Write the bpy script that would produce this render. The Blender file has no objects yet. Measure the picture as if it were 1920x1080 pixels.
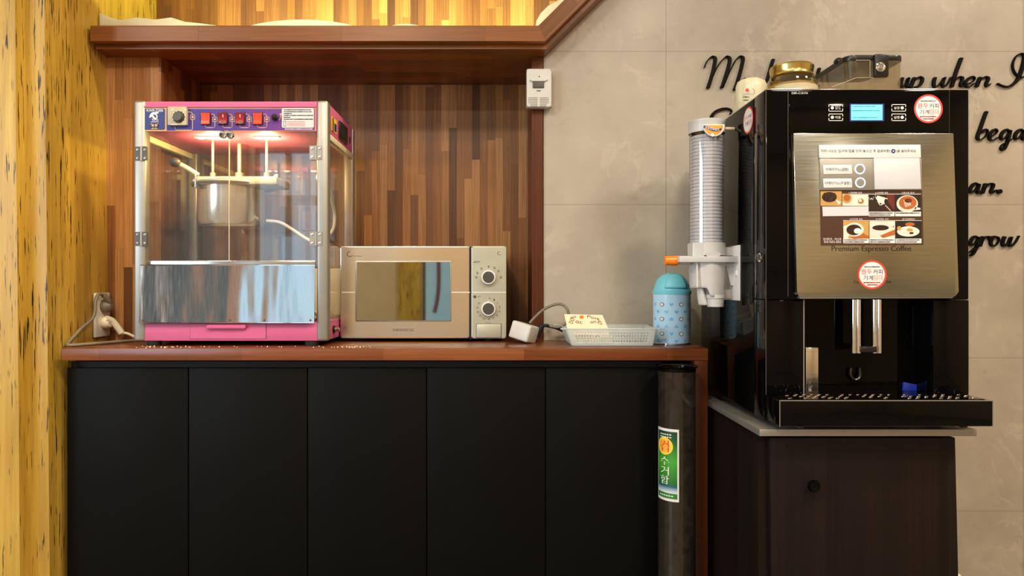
import bpy, bmesh, math, random
from mathutils import Vector, Matrix
random.seed(7)
S = bpy.context.scene
COL = S.collection
PI = math.pi
# ---------------------------------------------------------------- camera, world, lights, exposure
EYE = 1.08                      # eye height; camera looks along +Y, level
cam_d = bpy.data.cameras.new('camera')
cam = bpy.data.objects.new('camera', cam_d); COL.objects.link(cam)
cam.location = (0, 0, EYE); cam.rotation_euler = (PI/2, 0, 0)
cam_d.sensor_width = 36; cam_d.lens = 24
cam_d.shift_x = 24/1920; cam_d.shift_y = -8/1920
cam_d.clip_start = 0.02
S.camera = cam
S.view_settings.view_transform = 'Standard'; S.view_settings.look = 'None'
S.view_settings.gamma = 1; S.view_settings.use_curve_mapping = False
S.view_settings.exposure = 0.08
S.cycles.use_denoising = True
S.cycles.max_bounces = 8; S.cycles.transparent_max_bounces = 16
S.cycles.sample_clamp_indirect = 4.0
S.cycles.caustics_reflective = False; S.cycles.caustics_refractive = False
W = bpy.data.worlds.new('daylight'); S.world = W; W.use_nodes = True
W.node_tree.nodes['Background'].inputs[0].default_value = (0.50, 0.80, 0.96, 1)
W.node_tree.nodes['Background'].inputs[1].default_value = 1.1

def lamp(name, kind, loc, power, color, size=0.2, size_y=None, rot=(0, 0, 0), parent=None, spread=None):
    d = bpy.data.lights.new(name, kind); d.energy = power; d.color = color
    if kind == 'AREA':
        d.size = size
        if size_y: d.shape = 'RECTANGLE'; d.size_y = size_y
        else: d.shape = 'DISK'
        if spread: d.spread = spread
    else:
        d.shadow_soft_size = size
    o = bpy.data.objects.new(name, d); COL.objects.link(o)
    o.location = loc; o.rotation_euler = rot
    if parent: o.parent = parent; o.location = Vector(loc) - root_loc(parent)
    return o
WARM = (1.0, 0.86, 0.69)
LAMPS = [(-2.2, -0.5), (-0.7, -0.3), (0.9, 0.1), (2.2, 0.6), (-0.4, -2.2), (1.9, -2.0)]
CEIL = 2.85
for lx, ly in LAMPS:                                   # the ceiling downlights of the shop
    lamp('downlight_lamp', 'AREA', (lx, ly, CEIL-0.03), 36, WARM, 0.30)
# daylight through the shop windows behind the camera
lamp('window_daylight', 'AREA', (-2.12, -3.13, 1.35), 3, (0.62, 0.80, 1.0), 0.64, 2.2, (PI/2, 0, 0))
lamp('side_window_daylight', 'AREA', (-3.57, -1.4, 1.55), 95, (0.70, 0.84, 1.0), 2.1, 1.6, (PI/2, 0, -PI/2))
# added warm spots, unseen and without fixtures, that brighten the yellow wood wall
sp_l = lamp('wall_fill_spot', 'SPOT', (0.25, 1.60, 2.78), 80, (1.0, 0.82, 0.44), 0.06)
sp_2 = lamp('wall_fill_spot', 'SPOT', (-0.30, 0.35, 2.78), 60, (1.0, 0.82, 0.44), 0.06)
sp_2.rotation_euler = (Vector((-1.2, 1.95, 0.85))-sp_2.location).to_track_quat('-Z', 'Y').to_euler(); sp_2.data.spot_size = math.radians(38); sp_2.data.spot_blend = 0.8
sp_l.rotation_euler = (Vector((-1.2, 1.80, 1.05))-sp_l.location).to_track_quat('-Z', 'Y').to_euler()
sp_l.data.spot_size = math.radians(50); sp_l.data.spot_blend = 0.7
# LED strip in the trough of the upper niche
def root_loc(o):
    while o.parent: o = o.parent
    return o.location
lamp('niche_strip', 'AREA', (-0.35, 2.20, 1.812), 17, (0.96, 1.0, 0.36), 1.15, 0.05, (PI, 0, 0))
# ---------------------------------------------------------------- geometry from measured picture points
F, CX, CY = 1280.0, 936.0, 532.0
def X(px, d): return (px-CX)/F*d
def Z(py, d): return EYE-(py-CY)/F*d
def P(px, py, d): return Vector((X(px, d), d, Z(py, d)))

def lin(r, g, b):
    f = lambda c: (c/255/12.92 if c/255 <= 0.04045 else ((c/255+0.055)/1.055)**2.4)
    return (f(r), f(g), f(b), 1)

# ---------------------------------------------------------------- materials
class NT:
    def __init__(s, name):
        s.m = bpy.data.materials.new(name); s.m.use_nodes = True
        s.t = s.m.node_tree; s.b = s.t.nodes['Principled BSDF']; s.out = s.t.nodes['Material Output']
        s.co = None
    def n(s, typ, **kw):
        nd = s.t.nodes.new(typ)
        for k, v in kw.items(): setattr(nd, k, v)
        return nd
    def l(s, a, b): s.t.links.new(a, b)
    def coord(s):
        if s.co is None: s.co = s.n('ShaderNodeTexCoord').outputs['Object']
        return s.co
    def set(s, sock, v):
        if hasattr(v, 'is_linked'): s.l(v, sock)
        else: sock.default_value = v
    def math(s, op, a, b=0.0, c=0.0):
        nd = s.n('ShaderNodeMath', operation=op)
        for i, v in enumerate((a, b, c)): s.set(nd.inputs[i], v)
        return nd.outputs[0]
    def dot(s, vec, k):
        nd = s.n('ShaderNodeVectorMath', operation='DOT_PRODUCT')
        s.set(nd.inputs[0], vec); nd.inputs[1].default_value = k
        return nd.outputs['Value']
    def comb(s, a, b, c=0.0):
        nd = s.n('ShaderNodeCombineXYZ')
        for i, v in enumerate((a, b, c)): s.set(nd.inputs[i], v)
        return nd.outputs[0]
    def noise(s, vec, scale, detail=3, rough=0.5):
        nd = s.n('ShaderNodeTexNoise'); s.set(nd.inputs['Vector'], vec)
        nd.inputs['Scale'].default_value = scale; nd.inputs['Detail'].default_value = detail
        nd.inputs['Roughness'].default_value = rough
        return nd.outputs['Fac']
    def scaled(s, k):
        nd = s.n('ShaderNodeVectorMath', operation='MULTIPLY'); s.l(s.coord(), nd.inputs[0]); nd.inputs[1].default_value = k
        return nd.outputs[0]
    def ramp(s, fac, stops, interp='LINEAR'):
        nd = s.n('ShaderNodeValToRGB'); s.set(nd.inputs[0], fac); cr = nd.color_ramp; cr.interpolation = interp
        while len(cr.elements) < len(stops): cr.elements.new(0.5)
        for e, (p, c) in zip(cr.elements, stops): e.position = p; e.color = c
        return nd.outputs[0]
    def mix(s, fac, a, b, mode='MIX'):
        nd = s.n('ShaderNodeMix', data_type='RGBA', blend_type=mode)
        s.set(nd.inputs[0], fac); s.set(nd.inputs[6], a); s.set(nd.inputs[7], b)
        return nd.outputs[2]
    def bump(s, h, strength=0.2, dist=0.002):
        nd = s.n('ShaderNodeBump'); s.l(h, nd.inputs['Height']); nd.inputs['Strength'].default_value = strength
        nd.inputs['Distance'].default_value = dist; s.l(nd.outputs[0], s.b.inputs['Normal'])

def plain(name, c, rough=0.5, metal=0.0, var=0.08, scale=30, spec=0.5, coat=0.0, emit=None, estr=0.0):
    t = NT(name); f = t.noise(t.coord(), scale)
    dark = tuple(max(0, x*(1-var)) for x in c[:3])+(1,)
    lite = tuple(min(1, x*(1+var)) for x in c[:3])+(1,)
    t.l(t.ramp(f, [(0.3, dark), (0.7, lite)]), t.b.inputs['Base Color'])
    t.b.inputs['Roughness'].default_value = rough; t.b.inputs['Metallic'].default_value = metal
    t.b.inputs['Specular IOR Level'].default_value = spec; t.b.inputs['Coat Weight'].default_value = coat
    if emit: t.b.inputs['Emission Color'].default_value = emit; t.b.inputs['Emission Strength'].default_value = estr
    return t.m

def planks(name, long, cross, roww, seg, tones, rough=0.4, grain=0.35, spec=0.4, gap=0.03):
    t = NT(name); u = t.math('DIVIDE', t.dot(t.coord(), cross), roww); row = t.math('FLOOR', u)
    wn = t.n('ShaderNodeTexWhiteNoise', noise_dimensions='1D'); t.l(row, wn.inputs['W'])
    v = t.math('ADD', t.math('DIVIDE', t.dot(t.coord(), long), seg), wn.outputs['Value'])
    w2 = t.n('ShaderNodeTexWhiteNoise', noise_dimensions='2D'); t.l(t.comb(row, t.math('FLOOR', v)), w2.inputs['Vector'])
    n = len(tones); base = t.ramp(w2.outputs['Value'], [(i/max(1, n-1), c) for i, c in enumerate(tones)])
    gv = t.comb(t.math('MULTIPLY', u, 7.0), t.math('MULTIPLY', v, 2.0), t.math('MULTIPLY', w2.outputs['Value'], 40))
    g = t.noise(gv, 1.0, 5, 0.62)
    k = t.ramp(g, [(0.28, (1-grain, 1-grain, 1-grain, 1)), (0.72, (1+grain*.4,)*3+(1,))])
    c = t.mix(1.0, base, k, 'MULTIPLY')
    fu = t.math('FRACT', u); fv = t.math('FRACT', v)
    e = t.math('LESS_THAN', fu, gap); e2 = t.math('LESS_THAN', fv, gap*roww/seg)
    c = t.mix(t.math('MULTIPLY', t.math('MAXIMUM', e, e2), 0.45), c, (0.02, 0.008, 0.004, 1))
    t.l(c, t.b.inputs['Base Color']); t.b.inputs['Roughness'].default_value = rough
    t.b.inputs['Specular IOR Level'].default_value = spec
    t.bump(g, 0.15, 0.001)
    return t.m

def glassy(name, tint=(1, 1, 1, 1), refl=0.10, rough=0.02, haze=0.0, hazec=(0.8, 0.8, 0.8, 1), ior=1.45):
    t = NT(name)
    tr = t.n('ShaderNodeBsdfTransparent'); tr.inputs[0].default_value = tint
    gl = t.n('ShaderNodeBsdfGlossy'); gl.inputs['Roughness'].default_value = rough
    lw = t.n('ShaderNodeLayerWeight'); lw.inputs[0].default_value = 0.5
    f0 = ((ior-1)/(ior+1))**2
    mx = t.n('ShaderNodeMixShader'); t.l(t.math('MULTIPLY_ADD', t.math('POWER', lw.outputs['Facing'], 5.0), 1-f0-refl, f0+refl), mx.inputs[0])
    t.l(tr.outputs[0], mx.inputs[1]); t.l(gl.outputs[0], mx.inputs[2])
    last = mx.outputs[0]
    if haze > 0:
        df = t.n('ShaderNodeBsdfDiffuse'); df.inputs[0].default_value = hazec
        m2 = t.n('ShaderNodeMixShader')
        f = t.noise(t.coord(), 60, 4); t.l(t.math('MULTIPLY', f, 2*haze), m2.inputs[0])
        t.l(last, m2.inputs[1]); t.l(df.outputs[0], m2.inputs[2]); last = m2.outputs[0]
    t.l(last, t.out.inputs['Surface'])
    return t.m

def translucent(name, c, see=0.45, rough=0.4):
    t = NT(name)
    tr = t.n('ShaderNodeBsdfTransparent'); tl = t.n('ShaderNodeBsdfTranslucent'); tl.inputs[0].default_value = c
    df = t.n('ShaderNodeBsdfDiffuse'); df.inputs[0].default_value = c
    gl = t.n('ShaderNodeBsdfGlossy'); gl.inputs['Roughness'].default_value = rough
    a = t.n('ShaderNodeMixShader'); a.inputs[0].default_value = 0.5; t.l(df.outputs[0], a.inputs[1]); t.l(tl.outputs[0], a.inputs[2])
    b = t.n('ShaderNodeMixShader'); b.inputs[0].default_value = see; t.l(a.outputs[0], b.inputs[1]); t.l(tr.outputs[0], b.inputs[2])
    c2 = t.n('ShaderNodeMixShader'); c2.inputs[0].default_value = 0.06; t.l(b.outputs[0], c2.inputs[1]); t.l(gl.outputs[0], c2.inputs[2])
    t.l(c2.outputs[0], t.out.inputs['Surface'])
    return t.m

def brushed(name, c, rough=0.28, along=(1, 60, 60), amt=0.12, metal=1.0, wav=0.0):
    t = NT(name); f = t.noise(t.scaled(along), 6, 4)
    t.l(t.ramp(f, [(0.3, tuple(x*(1-amt) for x in c[:3])+(1,)), (0.7, tuple(min(1, x*(1+amt)) for x in c[:3])+(1,))]), t.b.inputs['Base Color'])
    t.b.inputs['Metallic'].default_value = metal
    t.l(t.math('ADD', t.math('MULTIPLY', f, 0.12), rough-0.06), t.b.inputs['Roughness'])
    if wav: t.bump(t.noise(t.scaled((9, 9, 1.5)), 1.0, 2), wav, 0.01)
    return t.m

M = {}
RED = [lin(70, 32, 14), lin(112, 56, 26), lin(140, 76, 38), lin(92, 44, 20), lin(158, 92, 50)]
M['panel_wood'] = planks('wood_strip_panel', (0, 0, 1), (1, 1, 0), 0.027, 0.46,
                         [lin(84, 50, 26), lin(150, 98, 54), lin(188, 136, 84), lin(112, 68, 36), lin(170, 116, 64), lin(98, 62, 38)], grain=0.45)
M['counter_wood'] = planks('counter_wood', (1, 0, 0), (0, 1, 1), 0.045, 0.38, [lin(98, 50, 24), lin(126, 70, 36), lin(110, 56, 28), lin(142, 82, 44)], 0.3, 0.35)
M['end_wood'] = planks('end_panel_wood', (0, 0, 1), (1, 1, 0), 0.05, 0.5, [lin(88, 44, 22), lin(104, 54, 28)], 0.4, 0.3, spec=0.25)
M['beam_wood'] = planks('beam_wood', (1, 0, 0), (0, 1, 1), 0.06, 0.42, [lin(120, 68, 24), lin(148, 88, 34), lin(98, 56, 20)], 0.35, 0.3)
r2 = 0.7071
M['rake_wood'] = planks('raking_beam_wood', (r2, 0, r2), (-r2, 1, r2), 0.06, 0.42, [lin(120, 68, 24), lin(148, 88, 34), lin(98, 56, 20)], 0.35, 0.3)

def streaked():
    t = NT('streaked_yellow_wood')
    big = t.noise(t.scaled((7, 7, 0.6)), 1.6, 4, 0.6)
    fine = t.noise(t.scaled((90, 90, 3.0)), 1.0, 4, 0.6)
    c = t.ramp(big, [(0.25, lin(138, 104, 30)), (0.5, lin(188, 152, 62)), (0.75, lin(206, 174, 84))])
    c = t.mix(t.ramp(fine, [(0.35, (0.0,)*3+(1,)), (0.65, (0.45,)*3+(1,))]), c, lin(150, 112, 38))
    s1 = t.noise(t.scaled((170, 170, 9.0)), 1.0, 3, 0.55)
    mask = t.noise(t.scaled((4, 4, 1.2)), 1.0, 2)
    s = t.math('ADD', s1, t.math('MULTIPLY', mask, 0.30))
    c = t.mix(t.ramp(s, [(0.75, (0,)*3+(1,)), (0.79, (1,)*3+(1,))]), c, lin(34, 22, 8))
    t.l(c, t.b.inputs['Base Color']); t.b.inputs['Roughness'].default_value = 0.42
    t.bump(s1, 0.25, 0.003)
    return t.m
M['streaked'] = streaked()

def marble():
    t = NT('beige_marble_tile')
    n1 = t.noise(t.coord(), 2.2, 6, 0.6)
    wv = t.n('ShaderNodeTexNoise'); t.l(t.coord(), wv.inputs['Vector']); wv.inputs['Scale'].default_value = 3.0
    ad = t.n('ShaderNodeVectorMath', operation='MULTIPLY_ADD'); t.l(wv.outputs['Color'], ad.inputs[0]); ad.inputs[1].default_value = (0.5,)*3; t.l(t.coord(), ad.inputs[2])
    v = t.noise(ad.outputs[0], 4.5, 7, 0.62)
    vein = t.ramp(t.math('ABSOLUTE', t.math('SUBTRACT', v, 0.5)), [(0.0, (1,)*3+(1,)), (0.035, (0,)*3+(1,))])
    patch = t.ramp(t.noise(t.coord(), 5.5, 3), [(0.45, (0,)*3+(1,)), (0.62, (1,)*3+(1,))])
    c = t.ramp(n1, [(0.3, lin(148, 138, 124)), (0.55, lin(173, 163, 148)), (0.75, lin(184, 175, 161))])
    fac = t.n('ShaderNodeMix', data_type='RGBA', blend_type='MULTIPLY'); fac.inputs[0].default_value = 1; t.l(vein, fac.inputs[6]); t.l(patch, fac.inputs[7])
    bw = t.n('ShaderNodeRGBToBW'); t.l(fac.outputs[2], bw.inputs[0])
    c = t.mix(t.math('MULTIPLY', bw.outputs[0], 0.24), c, lin(214, 204, 186))
    dv = t.ramp(t.noise(t.scaled((1, 1, 1.4)), 9, 5, 0.7), [(0.60, (0,)*3+(1,)), (0.74, (1,)*3+(1,))])
    bw2 = t.n('ShaderNodeRGBToBW'); t.l(dv, bw2.inputs[0])
    c = t.mix(t.math('MULTIPLY', bw2.outputs[0], 0.3), c, lin(120, 104, 84))
    sx = t.dot(t.coord(), (1, 0, 0)); sz = t.dot(t.coord(), (0, 0, 1))
    jx = t.math('LESS_THAN', t.math('FRACT', t.math('DIVIDE', t.math('SUBTRACT', sx, X(1248, 2.1)-10*1.099), 1.099)), 0.0022)
    jz = t.math('LESS_THAN', t.math('FRACT', t.math('DIVIDE', t.math('SUBTRACT', sz, Z(97, 2.1)-10*0.4713), 0.4713)), 0.0045)
    c = t.mix(t.math('MULTIPLY', t.math('MAXIMUM', jx, jz), 0.45), c, lin(96, 84, 66))
    t.l(c, t.b.inputs['Base Color']); t.b.inputs['Roughness'].default_value = 0.38; t.b.inputs['Specular IOR Level'].default_value = 0.35
    return t.m
M['marble'] = marble()
M['black_door'] = plain('matt_black_laminate', lin(11, 11, 10), 0.5, var=0.12, scale=5, spec=0.08)
M['black_gap'] = plain('black_carcass', lin(12, 11, 11), 0.7)
M['espresso_wood'] = planks('espresso_laminate', (0, 0, 1), (1, 1, 0), 0.022, 1.6, [lin(26, 19, 17), lin(30, 22, 19), lin(24, 18, 16)], 0.5, 0.25, gap=0.0, spec=0.1)
M['gloss_black'] = plain('gloss_black', lin(5, 5, 5), 0.05, var=0.1, spec=0.14)
M['black_plastic'] = plain('black_plastic', lin(18, 18, 18), 0.3)
M['rubber'] = plain('black_rubber', lin(16, 15, 15), 0.7)
M['steel'] = brushed('stainless_steel', (0.62, 0.62, 0.60), 0.2, (1, 60, 60))
M['sheet_steel'] = brushed('wavy_sheet_steel', (0.60, 0.60, 0.60), 0.10, (60, 60, 1), 0.06, wav=0.35)
M['pot_steel'] = brushed('spun_steel', (0.72, 0.70, 0.64), 0.2, (4, 4, 80), 0.06, metal=0.75)
M['front_steel'] = brushed('brushed_front_steel', (0.42, 0.43, 0.37), 0.2, (2, 2, 90), 0.08)
M['microwave_steel'] = plain('microwave_steel', (0.70, 0.64, 0.54, 1), 0.27, 1.0, var=0.015, scale=4)
M['chrome'] = plain('chrome', (0.8, 0.8, 0.8, 1), 0.06, 1.0)
M['alu'] = plain('silver_aluminium', (0.36, 0.35, 0.32, 1), 0.4, 0.7, var=0.03)
M['pink'] = plain('pink_enamel', lin(198, 96, 142), 0.55, var=0.03, spec=0.3)
M['cream'] = plain('cream_enamel', lin(226, 214, 180), 0.35)
M['white_plastic'] = plain('white_plastic', lin(204, 204, 200), 0.4, var=0.03)
M['grey_plastic'] = plain('light_grey_plastic', lin(196, 197, 196), 0.35, var=0.03)
M['warm_grey'] = plain('beige_grey_plastic', lin(178, 168, 140), 0.45)
M['dark_grey'] = plain('dark_grey_plastic', lin(72, 70, 66), 0.4)
M['ink'] = plain('black_ink', lin(22, 20, 20), 0.5)
M['sign_black'] = plain('dark_brown_letter', lin(14, 10, 8), 0.6, spec=0.1)
M['white_ink'] = plain('white_ink', lin(236, 234, 230), 0.5)
M['gold_ink'] = plain('gold_ink', lin(214, 170, 92), 0.5)
M['red_ink'] = plain('red_ink', lin(206, 62, 50), 0.5)
M['pinkish_ink'] = plain('faded_red_ink', lin(222, 132, 120), 0.5)
M['navy'] = plain('navy_print', lin(26, 40, 116), 0.4)
M['label_white'] = plain('white_label', lin(226, 224, 224), 0.5, var=0.02)
M['label_grey'] = plain('pale_grey_label', lin(206, 208, 212), 0.45, var=0.02)
M['brown_print'] = plain('brown_print', lin(70, 40, 26), 0.5)
M['glass'] = glassy('clear_glass', refl=0.06)
M['door_glass'] = glassy('smeared_glass', refl=0.07, haze=0.012, hazec=(0.85, 0.85, 0.9, 1))
M['micro_glass'] = plain('mirrored_black_glass', (0.36, 0.35, 0.29, 1), 0.03, 1.0, var=0.02)
M['clear_tube'] = glassy('clear_tube', (0.93, 0.95, 0.98, 1), refl=0.08)
M['smoke'] = glassy('smoked_acrylic', (0.20, 0.18, 0.17, 1), refl=0.03, rough=0.06, ior=1.35, haze=0.10, hazec=(0.20, 0.16, 0.13, 1))
M['smoke_tub'] = glassy('smoky_clear_plastic', (0.84, 0.78, 0.66, 1), refl=0.07, rough=0.06, haze=0.10, hazec=(0.5, 0.40, 0.25, 1))
M['basket'] = translucent('frosted_plastic', (0.86, 0.94, 0.94, 1), 0.30)
M['paper_cup'] = plain('white_paper', lin(232, 228, 226), 0.6, var=0.02)
M['carton'] = plain('cream_carton', lin(250, 232, 200), 0.6, var=0.02)
M['orange'] = plain('orange_plastic', lin(238, 130, 24), 0.3)
M['teal'] = plain('teal_plastic', lin(116, 204, 226), 0.4, var=0.03)
M['tin_blue'] = plain('light_blue_tin', lin(176, 218, 248), 0.25, var=0.02)
M['heart_blue'] = plain('blue_heart_print', lin(110, 178, 226), 0.3)
M['cable_grey'] = plain('grey_cable', lin(120, 110, 98), 0.5)
M['cable_white'] = plain('cream_cable', lin(238, 232, 214), 0.5)
M['red_lit'] = plain('lit_switch', lin(220, 40, 20), 0.3, emit=lin(255, 56, 22), estr=1.1)
M['red_switch'] = plain('red_switch', lin(150, 14, 24), 0.25)
M['led'] = plain('led_white', (1, .9, .75, 1), 0.4, emit=(1, .82, .6, 1), estr=9)
M['lcd'] = plain('lcd_backlight', lin(110, 200, 230), 0.3, emit=lin(110, 205, 240), estr=0.5)
M['blue_ring'] = plain('blue_ring_light', lin(190, 220, 255), 0.3, emit=lin(170, 210, 255), estr=2.2)
M['blue_led'] = plain('blue_led', lin(60, 90, 240), 0.3, emit=lin(70, 100, 255), estr=3.0)
M['diffuser'] = plain('lamp_diffuser', (1, .9, .75, 1), 0.5, emit=(1, .84, .62, 1), estr=6)
M['floor'] = planks('floor_tile', (1, 0, 0), (0, 1, 0), 0.6, 0.6, [lin(120, 112, 100), lin(132, 124, 110)], 0.4, 0.15)
M['plaster'] = plain('tan_plaster', lin(186, 160, 122), 0.7, var=0.06, scale=4)
M['ceiling'] = plain('ceiling_paint', lin(222, 214, 200), 0.8, var=0.02)
M['cloth'] = translucent('white_sheet', (0.9, 0.88, 0.78, 1), 0.05)
M['gold_lid'] = plain('gold_tin_lid', (0.55, 0.43, 0.15, 1), 0.25, 1.0)
M['jar_glass'] = glassy('jar_glass', (0.96, 0.92, 0.78, 1), refl=0.12)
M['powder'] = plain('tan_powder', lin(170, 136, 70), 0.8)
M['coffee'] = plain('coffee_print', lin(44, 26, 18), 0.4)
M['crema'] = plain('crema_print', lin(176, 98, 44), 0.4)
M['cup_print'] = plain('white_cup_print', lin(226, 220, 206), 0.4)
M['tan_print'] = plain('tan_print', lin(196, 152, 84), 0.4)
M['black_print'] = plain('dark_print', lin(30, 26, 22), 0.4)
M['maroon_print'] = plain('maroon_print', lin(104, 40, 30), 0.4)
M['green_print'] = plain('green_print', lin(40, 122, 44), 0.4)
M['yellow_print'] = plain('yellow_print', lin(246, 206, 60), 0.4)
M['popcorn'] = plain('popcorn', lin(246, 230, 180), 0.7, var=0.1, scale=200)
M['bag_film'] = translucent('cream_film', (0.92, 0.88, 0.66, 1), 0.12)

def purple():
    t = NT('purple_panel_print'); x = t.dot(t.coord(), (1, 0, 0))
    f = t.math('DIVIDE', t.math('SUBTRACT', x, XP0), XP1-XP0)
    t.l(t.ramp(f, [(0.0, lin(34, 40, 140)), (0.3, lin(70, 44, 140)), (1.0, lin(120, 52, 140))]), t.b.inputs['Base Color'])
    t.b.inputs['Roughness'].default_value = 0.3
    return t.m

# ---------------------------------------------------------------- mesh builder
LAST = [None]
class MB:
    def __init__(s): s.b = bmesh.new()
    def _merge(s, t, mi=0, mat=None):
        vm = {}
        for v in t.verts: vm[v] = s.b.verts.new(mat @ v.co if mat else v.co)
        for f in t.faces:
            try:
                nf = s.b.faces.new([vm[v] for v in f.verts]); nf.material_index = mi if mi >= 0 else f.material_index
            except ValueError: pass
        t.free()
    def box(s, x0, x1, y0, y1, z0, z1, bev=0, mi=0, seg=2, mat=None):
        t = bmesh.new(); bmesh.ops.create_cube(t, size=1)
        for v in t.verts:
            v.co = Vector((x0+(v.co.x+.5)*(x1-x0), y0+(v.co.y+.5)*(y1-y0), z0+(v.co.z+.5)*(z1-z0)))
        if bev: bmesh.ops.bevel(t, geom=t.edges[:], offset=bev, segments=seg, affect='EDGES', profile=0.5)
        s._merge(t, mi, mat); return s
    def _prism(s, a, b, mi=0, bev=0):
        t = bmesh.new(); va = [t.verts.new(p) for p in a]; vb = [t.verts.new(p) for p in b]; n = len(a)
        t.faces.new(va); t.faces.new(vb[::-1])
        for i in range(n): t.faces.new((va[i], vb[i], vb[(i+1) % n], va[(i+1) % n]))
        bmesh.ops.recalc_face_normals(t, faces=t.faces[:])
        if bev: bmesh.ops.bevel(t, geom=t.edges[:], offset=bev, segments=2, affect='EDGES', profile=0.5)
        s._merge(t, mi); return s
    def xz(s, pts, y0, y1, mi=0, bev=0): return s._prism([Vector((x, y0, z)) for x, z in pts], [Vector((x, y1, z)) for x, z in pts], mi, bev)
    def xy(s, pts, z0, z1, mi=0, bev=0): return s._prism([Vector((x, y, z0)) for x, y in pts], [Vector((x, y, z1)) for x, y in pts], mi, bev)
    def yz(s, pts, x0, x1, mi=0, bev=0): return s._prism([Vector((x0, y, z)) for y, z in pts], [Vector((x1, y, z)) for y, z in pts], mi, bev)
    def px(s, pts, d, th=0.0006, mi=0, bev=0):          # an outline measured at distance d, th thick towards the viewer
        return s.xz([(X(a, d), Z(b, d)) for a, b in pts], d-th, d, mi, bev)
    def rect(s, x0, y0, x1, y1, d, th=0.0006, mi=0, r=0, bev=0):
        return s.px(rr(x0, y0, x1, y1, r), d, th, mi, bev)
    def disc(s, cx, cy, r, d, th=0.0006, mi=0, ry=None, n=32, a0=0, a1=2*PI):
        ry = ry or r
        k = n if a1-a0 > 6.2 else n+1
        return s.px([(cx+r*math.cos(a0+(a1-a0)*i/n), cy+ry*math.sin(a0+(a1-a0)*i/n)) for i in range(k)], d, th, mi)
    def line(s, pts, w, d, th=0.0005, mi=0):            # printed line, width w in picture units
        for (a, b), (c, e) in zip(pts[:-1], pts[1:]):
            L = math.hypot(c-a, e-b) or 1; ux, uy = (c-a)/L, (e-b)/L; h = w/2
            s.px([(a-ux*h-uy*h, b-uy*h+ux*h), (c+ux*h-uy*h, e+uy*h+ux*h), (c+ux*h+uy*h, e+uy*h-ux*h), (a-ux*h+uy*h, b-uy*h-ux*h)], d, th, mi)
        return s
    def lathe(s, c, prof, seg=40, mi=0, axis=(0, 0, 1), close=False):
        c = Vector(c); q = Vector((0, 0, 1)).rotation_difference(Vector(axis).normalized())
        rings = []
        for r, z in prof:
            rings.append([s.b.verts.new(c+q @ Vector((r*math.cos(2*PI*i/seg), r*math.sin(2*PI*i/seg), z))) for i in range(seg)] if r > 1e-6
                         else [s.b.verts.new(c+q @ Vector((0, 0, z)))])
        prs = list(zip(rings[:-1], rings[1:]))
        if close: prs.append((rings[-1], rings[0]))
        for a, b in prs:
            for i in range(seg):
                j = (i+1) % seg
                if len(a) == 1 and len(b) == 1: continue
                if len(a) == 1: vs = (a[0], b[j], b[i])
                elif len(b) == 1: vs = (a[i], a[j], b[0])
                else: vs = (a[i], a[j], b[j], b[i])
                try: f = s.b.faces.new(vs); f.material_index = mi
                except ValueError: pass
        return s
    def cyl(s, p0, p1, r0, r1=None, seg=24, mi=0, bev=0):
        p0, p1 = Vector(p0), Vector(p1); h = (p1-p0).length; r1 = r0 if r1 is None else r1
        pr = [(0, 0), (r0, 0), (r1, h), (0, h)] if not bev else [(0, 0), (r0-bev, 0), (r0, bev), (r1, h-bev), (r1-bev, h), (0, h)]
        return s.lathe(p0, pr, seg, mi, p1-p0)
    def ball(s, c, r, sc=(1, 1, 1), mi=0, seg=20):
        t = bmesh.new(); bmesh.ops.create_uvsphere(t, u_segments=seg, v_segments=seg//2, radius=r)
        for v in t.verts: v.co = Vector(c)+Vector((v.co.x*sc[0], v.co.y*sc[1], v.co.z*sc[2]))
        s._merge(t, mi); return s
    def torus(s, c, axis, R, r, mi=0, seg=36, n=10):
        return s.lathe(c, [(R+r*math.cos(2*PI*i/n), r*math.sin(2*PI*i/n)) for i in range(n)], seg, mi, axis, close=True)
    def tube(s, pts, r, n=8, mi=0, sub=8):
        pts = smooth([Vector(p) for p in pts], sub); rings = []; up = None
        for i, p in enumerate(pts):
            t = (pts[min(i+1, len(pts)-1)]-pts[max(i-1, 0)]).normalized()
            if up is None: up = t.orthogonal().normalized()
            up = (up-t*up.dot(t)).normalized(); w = t.cross(up)
            rings.append([s.b.verts.new(p+(up*math.cos(2*PI*k/n)+w*math.sin(2*PI*k/n))*r) for k in range(n)])
        for a, b in zip(rings[:-1], rings[1:]):
            for k in range(n):
                f = s.b.faces.new((a[k], a[(k+1) % n], b[(k+1) % n], b[k])); f.material_index = mi
        s.b.faces.new(rings[0][::-1]).material_index = mi; s.b.faces.new(rings[-1]).material_index = mi
        return s
    def grid(s, fn, nu, nv, mi=0, skip=None, closed=False):   # sheet of fn(u, v)
        vs = [[s.b.verts.new(fn(i/nu, j/nv)) for j in range(nv+1)] for i in range(nu+1)]
        for i in range(nu):
            for j in range(nv):
                if skip and skip(i, j): continue
                f = s.b.faces.new((vs[i][j], vs[i+1][j], vs[i+1][j+1], vs[i][j+1])); f.material_index = mi
        return s
    def xform(s, mat):
        for v in s.b.verts: v.co = mat @ v.co
        return s
    def build(s, name, mats, parent=None, normals=True, sharp=38, solid=0):
        if normals: bmesh.ops.recalc_face_normals(s.b, faces=s.b.faces[:])
        if parent is not None:
            o = root_loc(parent)
            for v in s.b.verts: v.co -= o
        me = bpy.data.meshes.new(name); s.b.to_mesh(me); s.b.free()
        for m in (mats if isinstance(mats, (list, tuple)) else [mats]): me.materials.append(M[m] if isinstance(m, str) else m)
        for p in me.polygons: p.use_smooth = True
        me.set_sharp_from_angle(angle=math.radians(sharp))
        ob = bpy.data.objects.new(name, me); COL.objects.link(ob)
        if parent is not None: ob.parent = parent
        LAST[0] = ob
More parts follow.
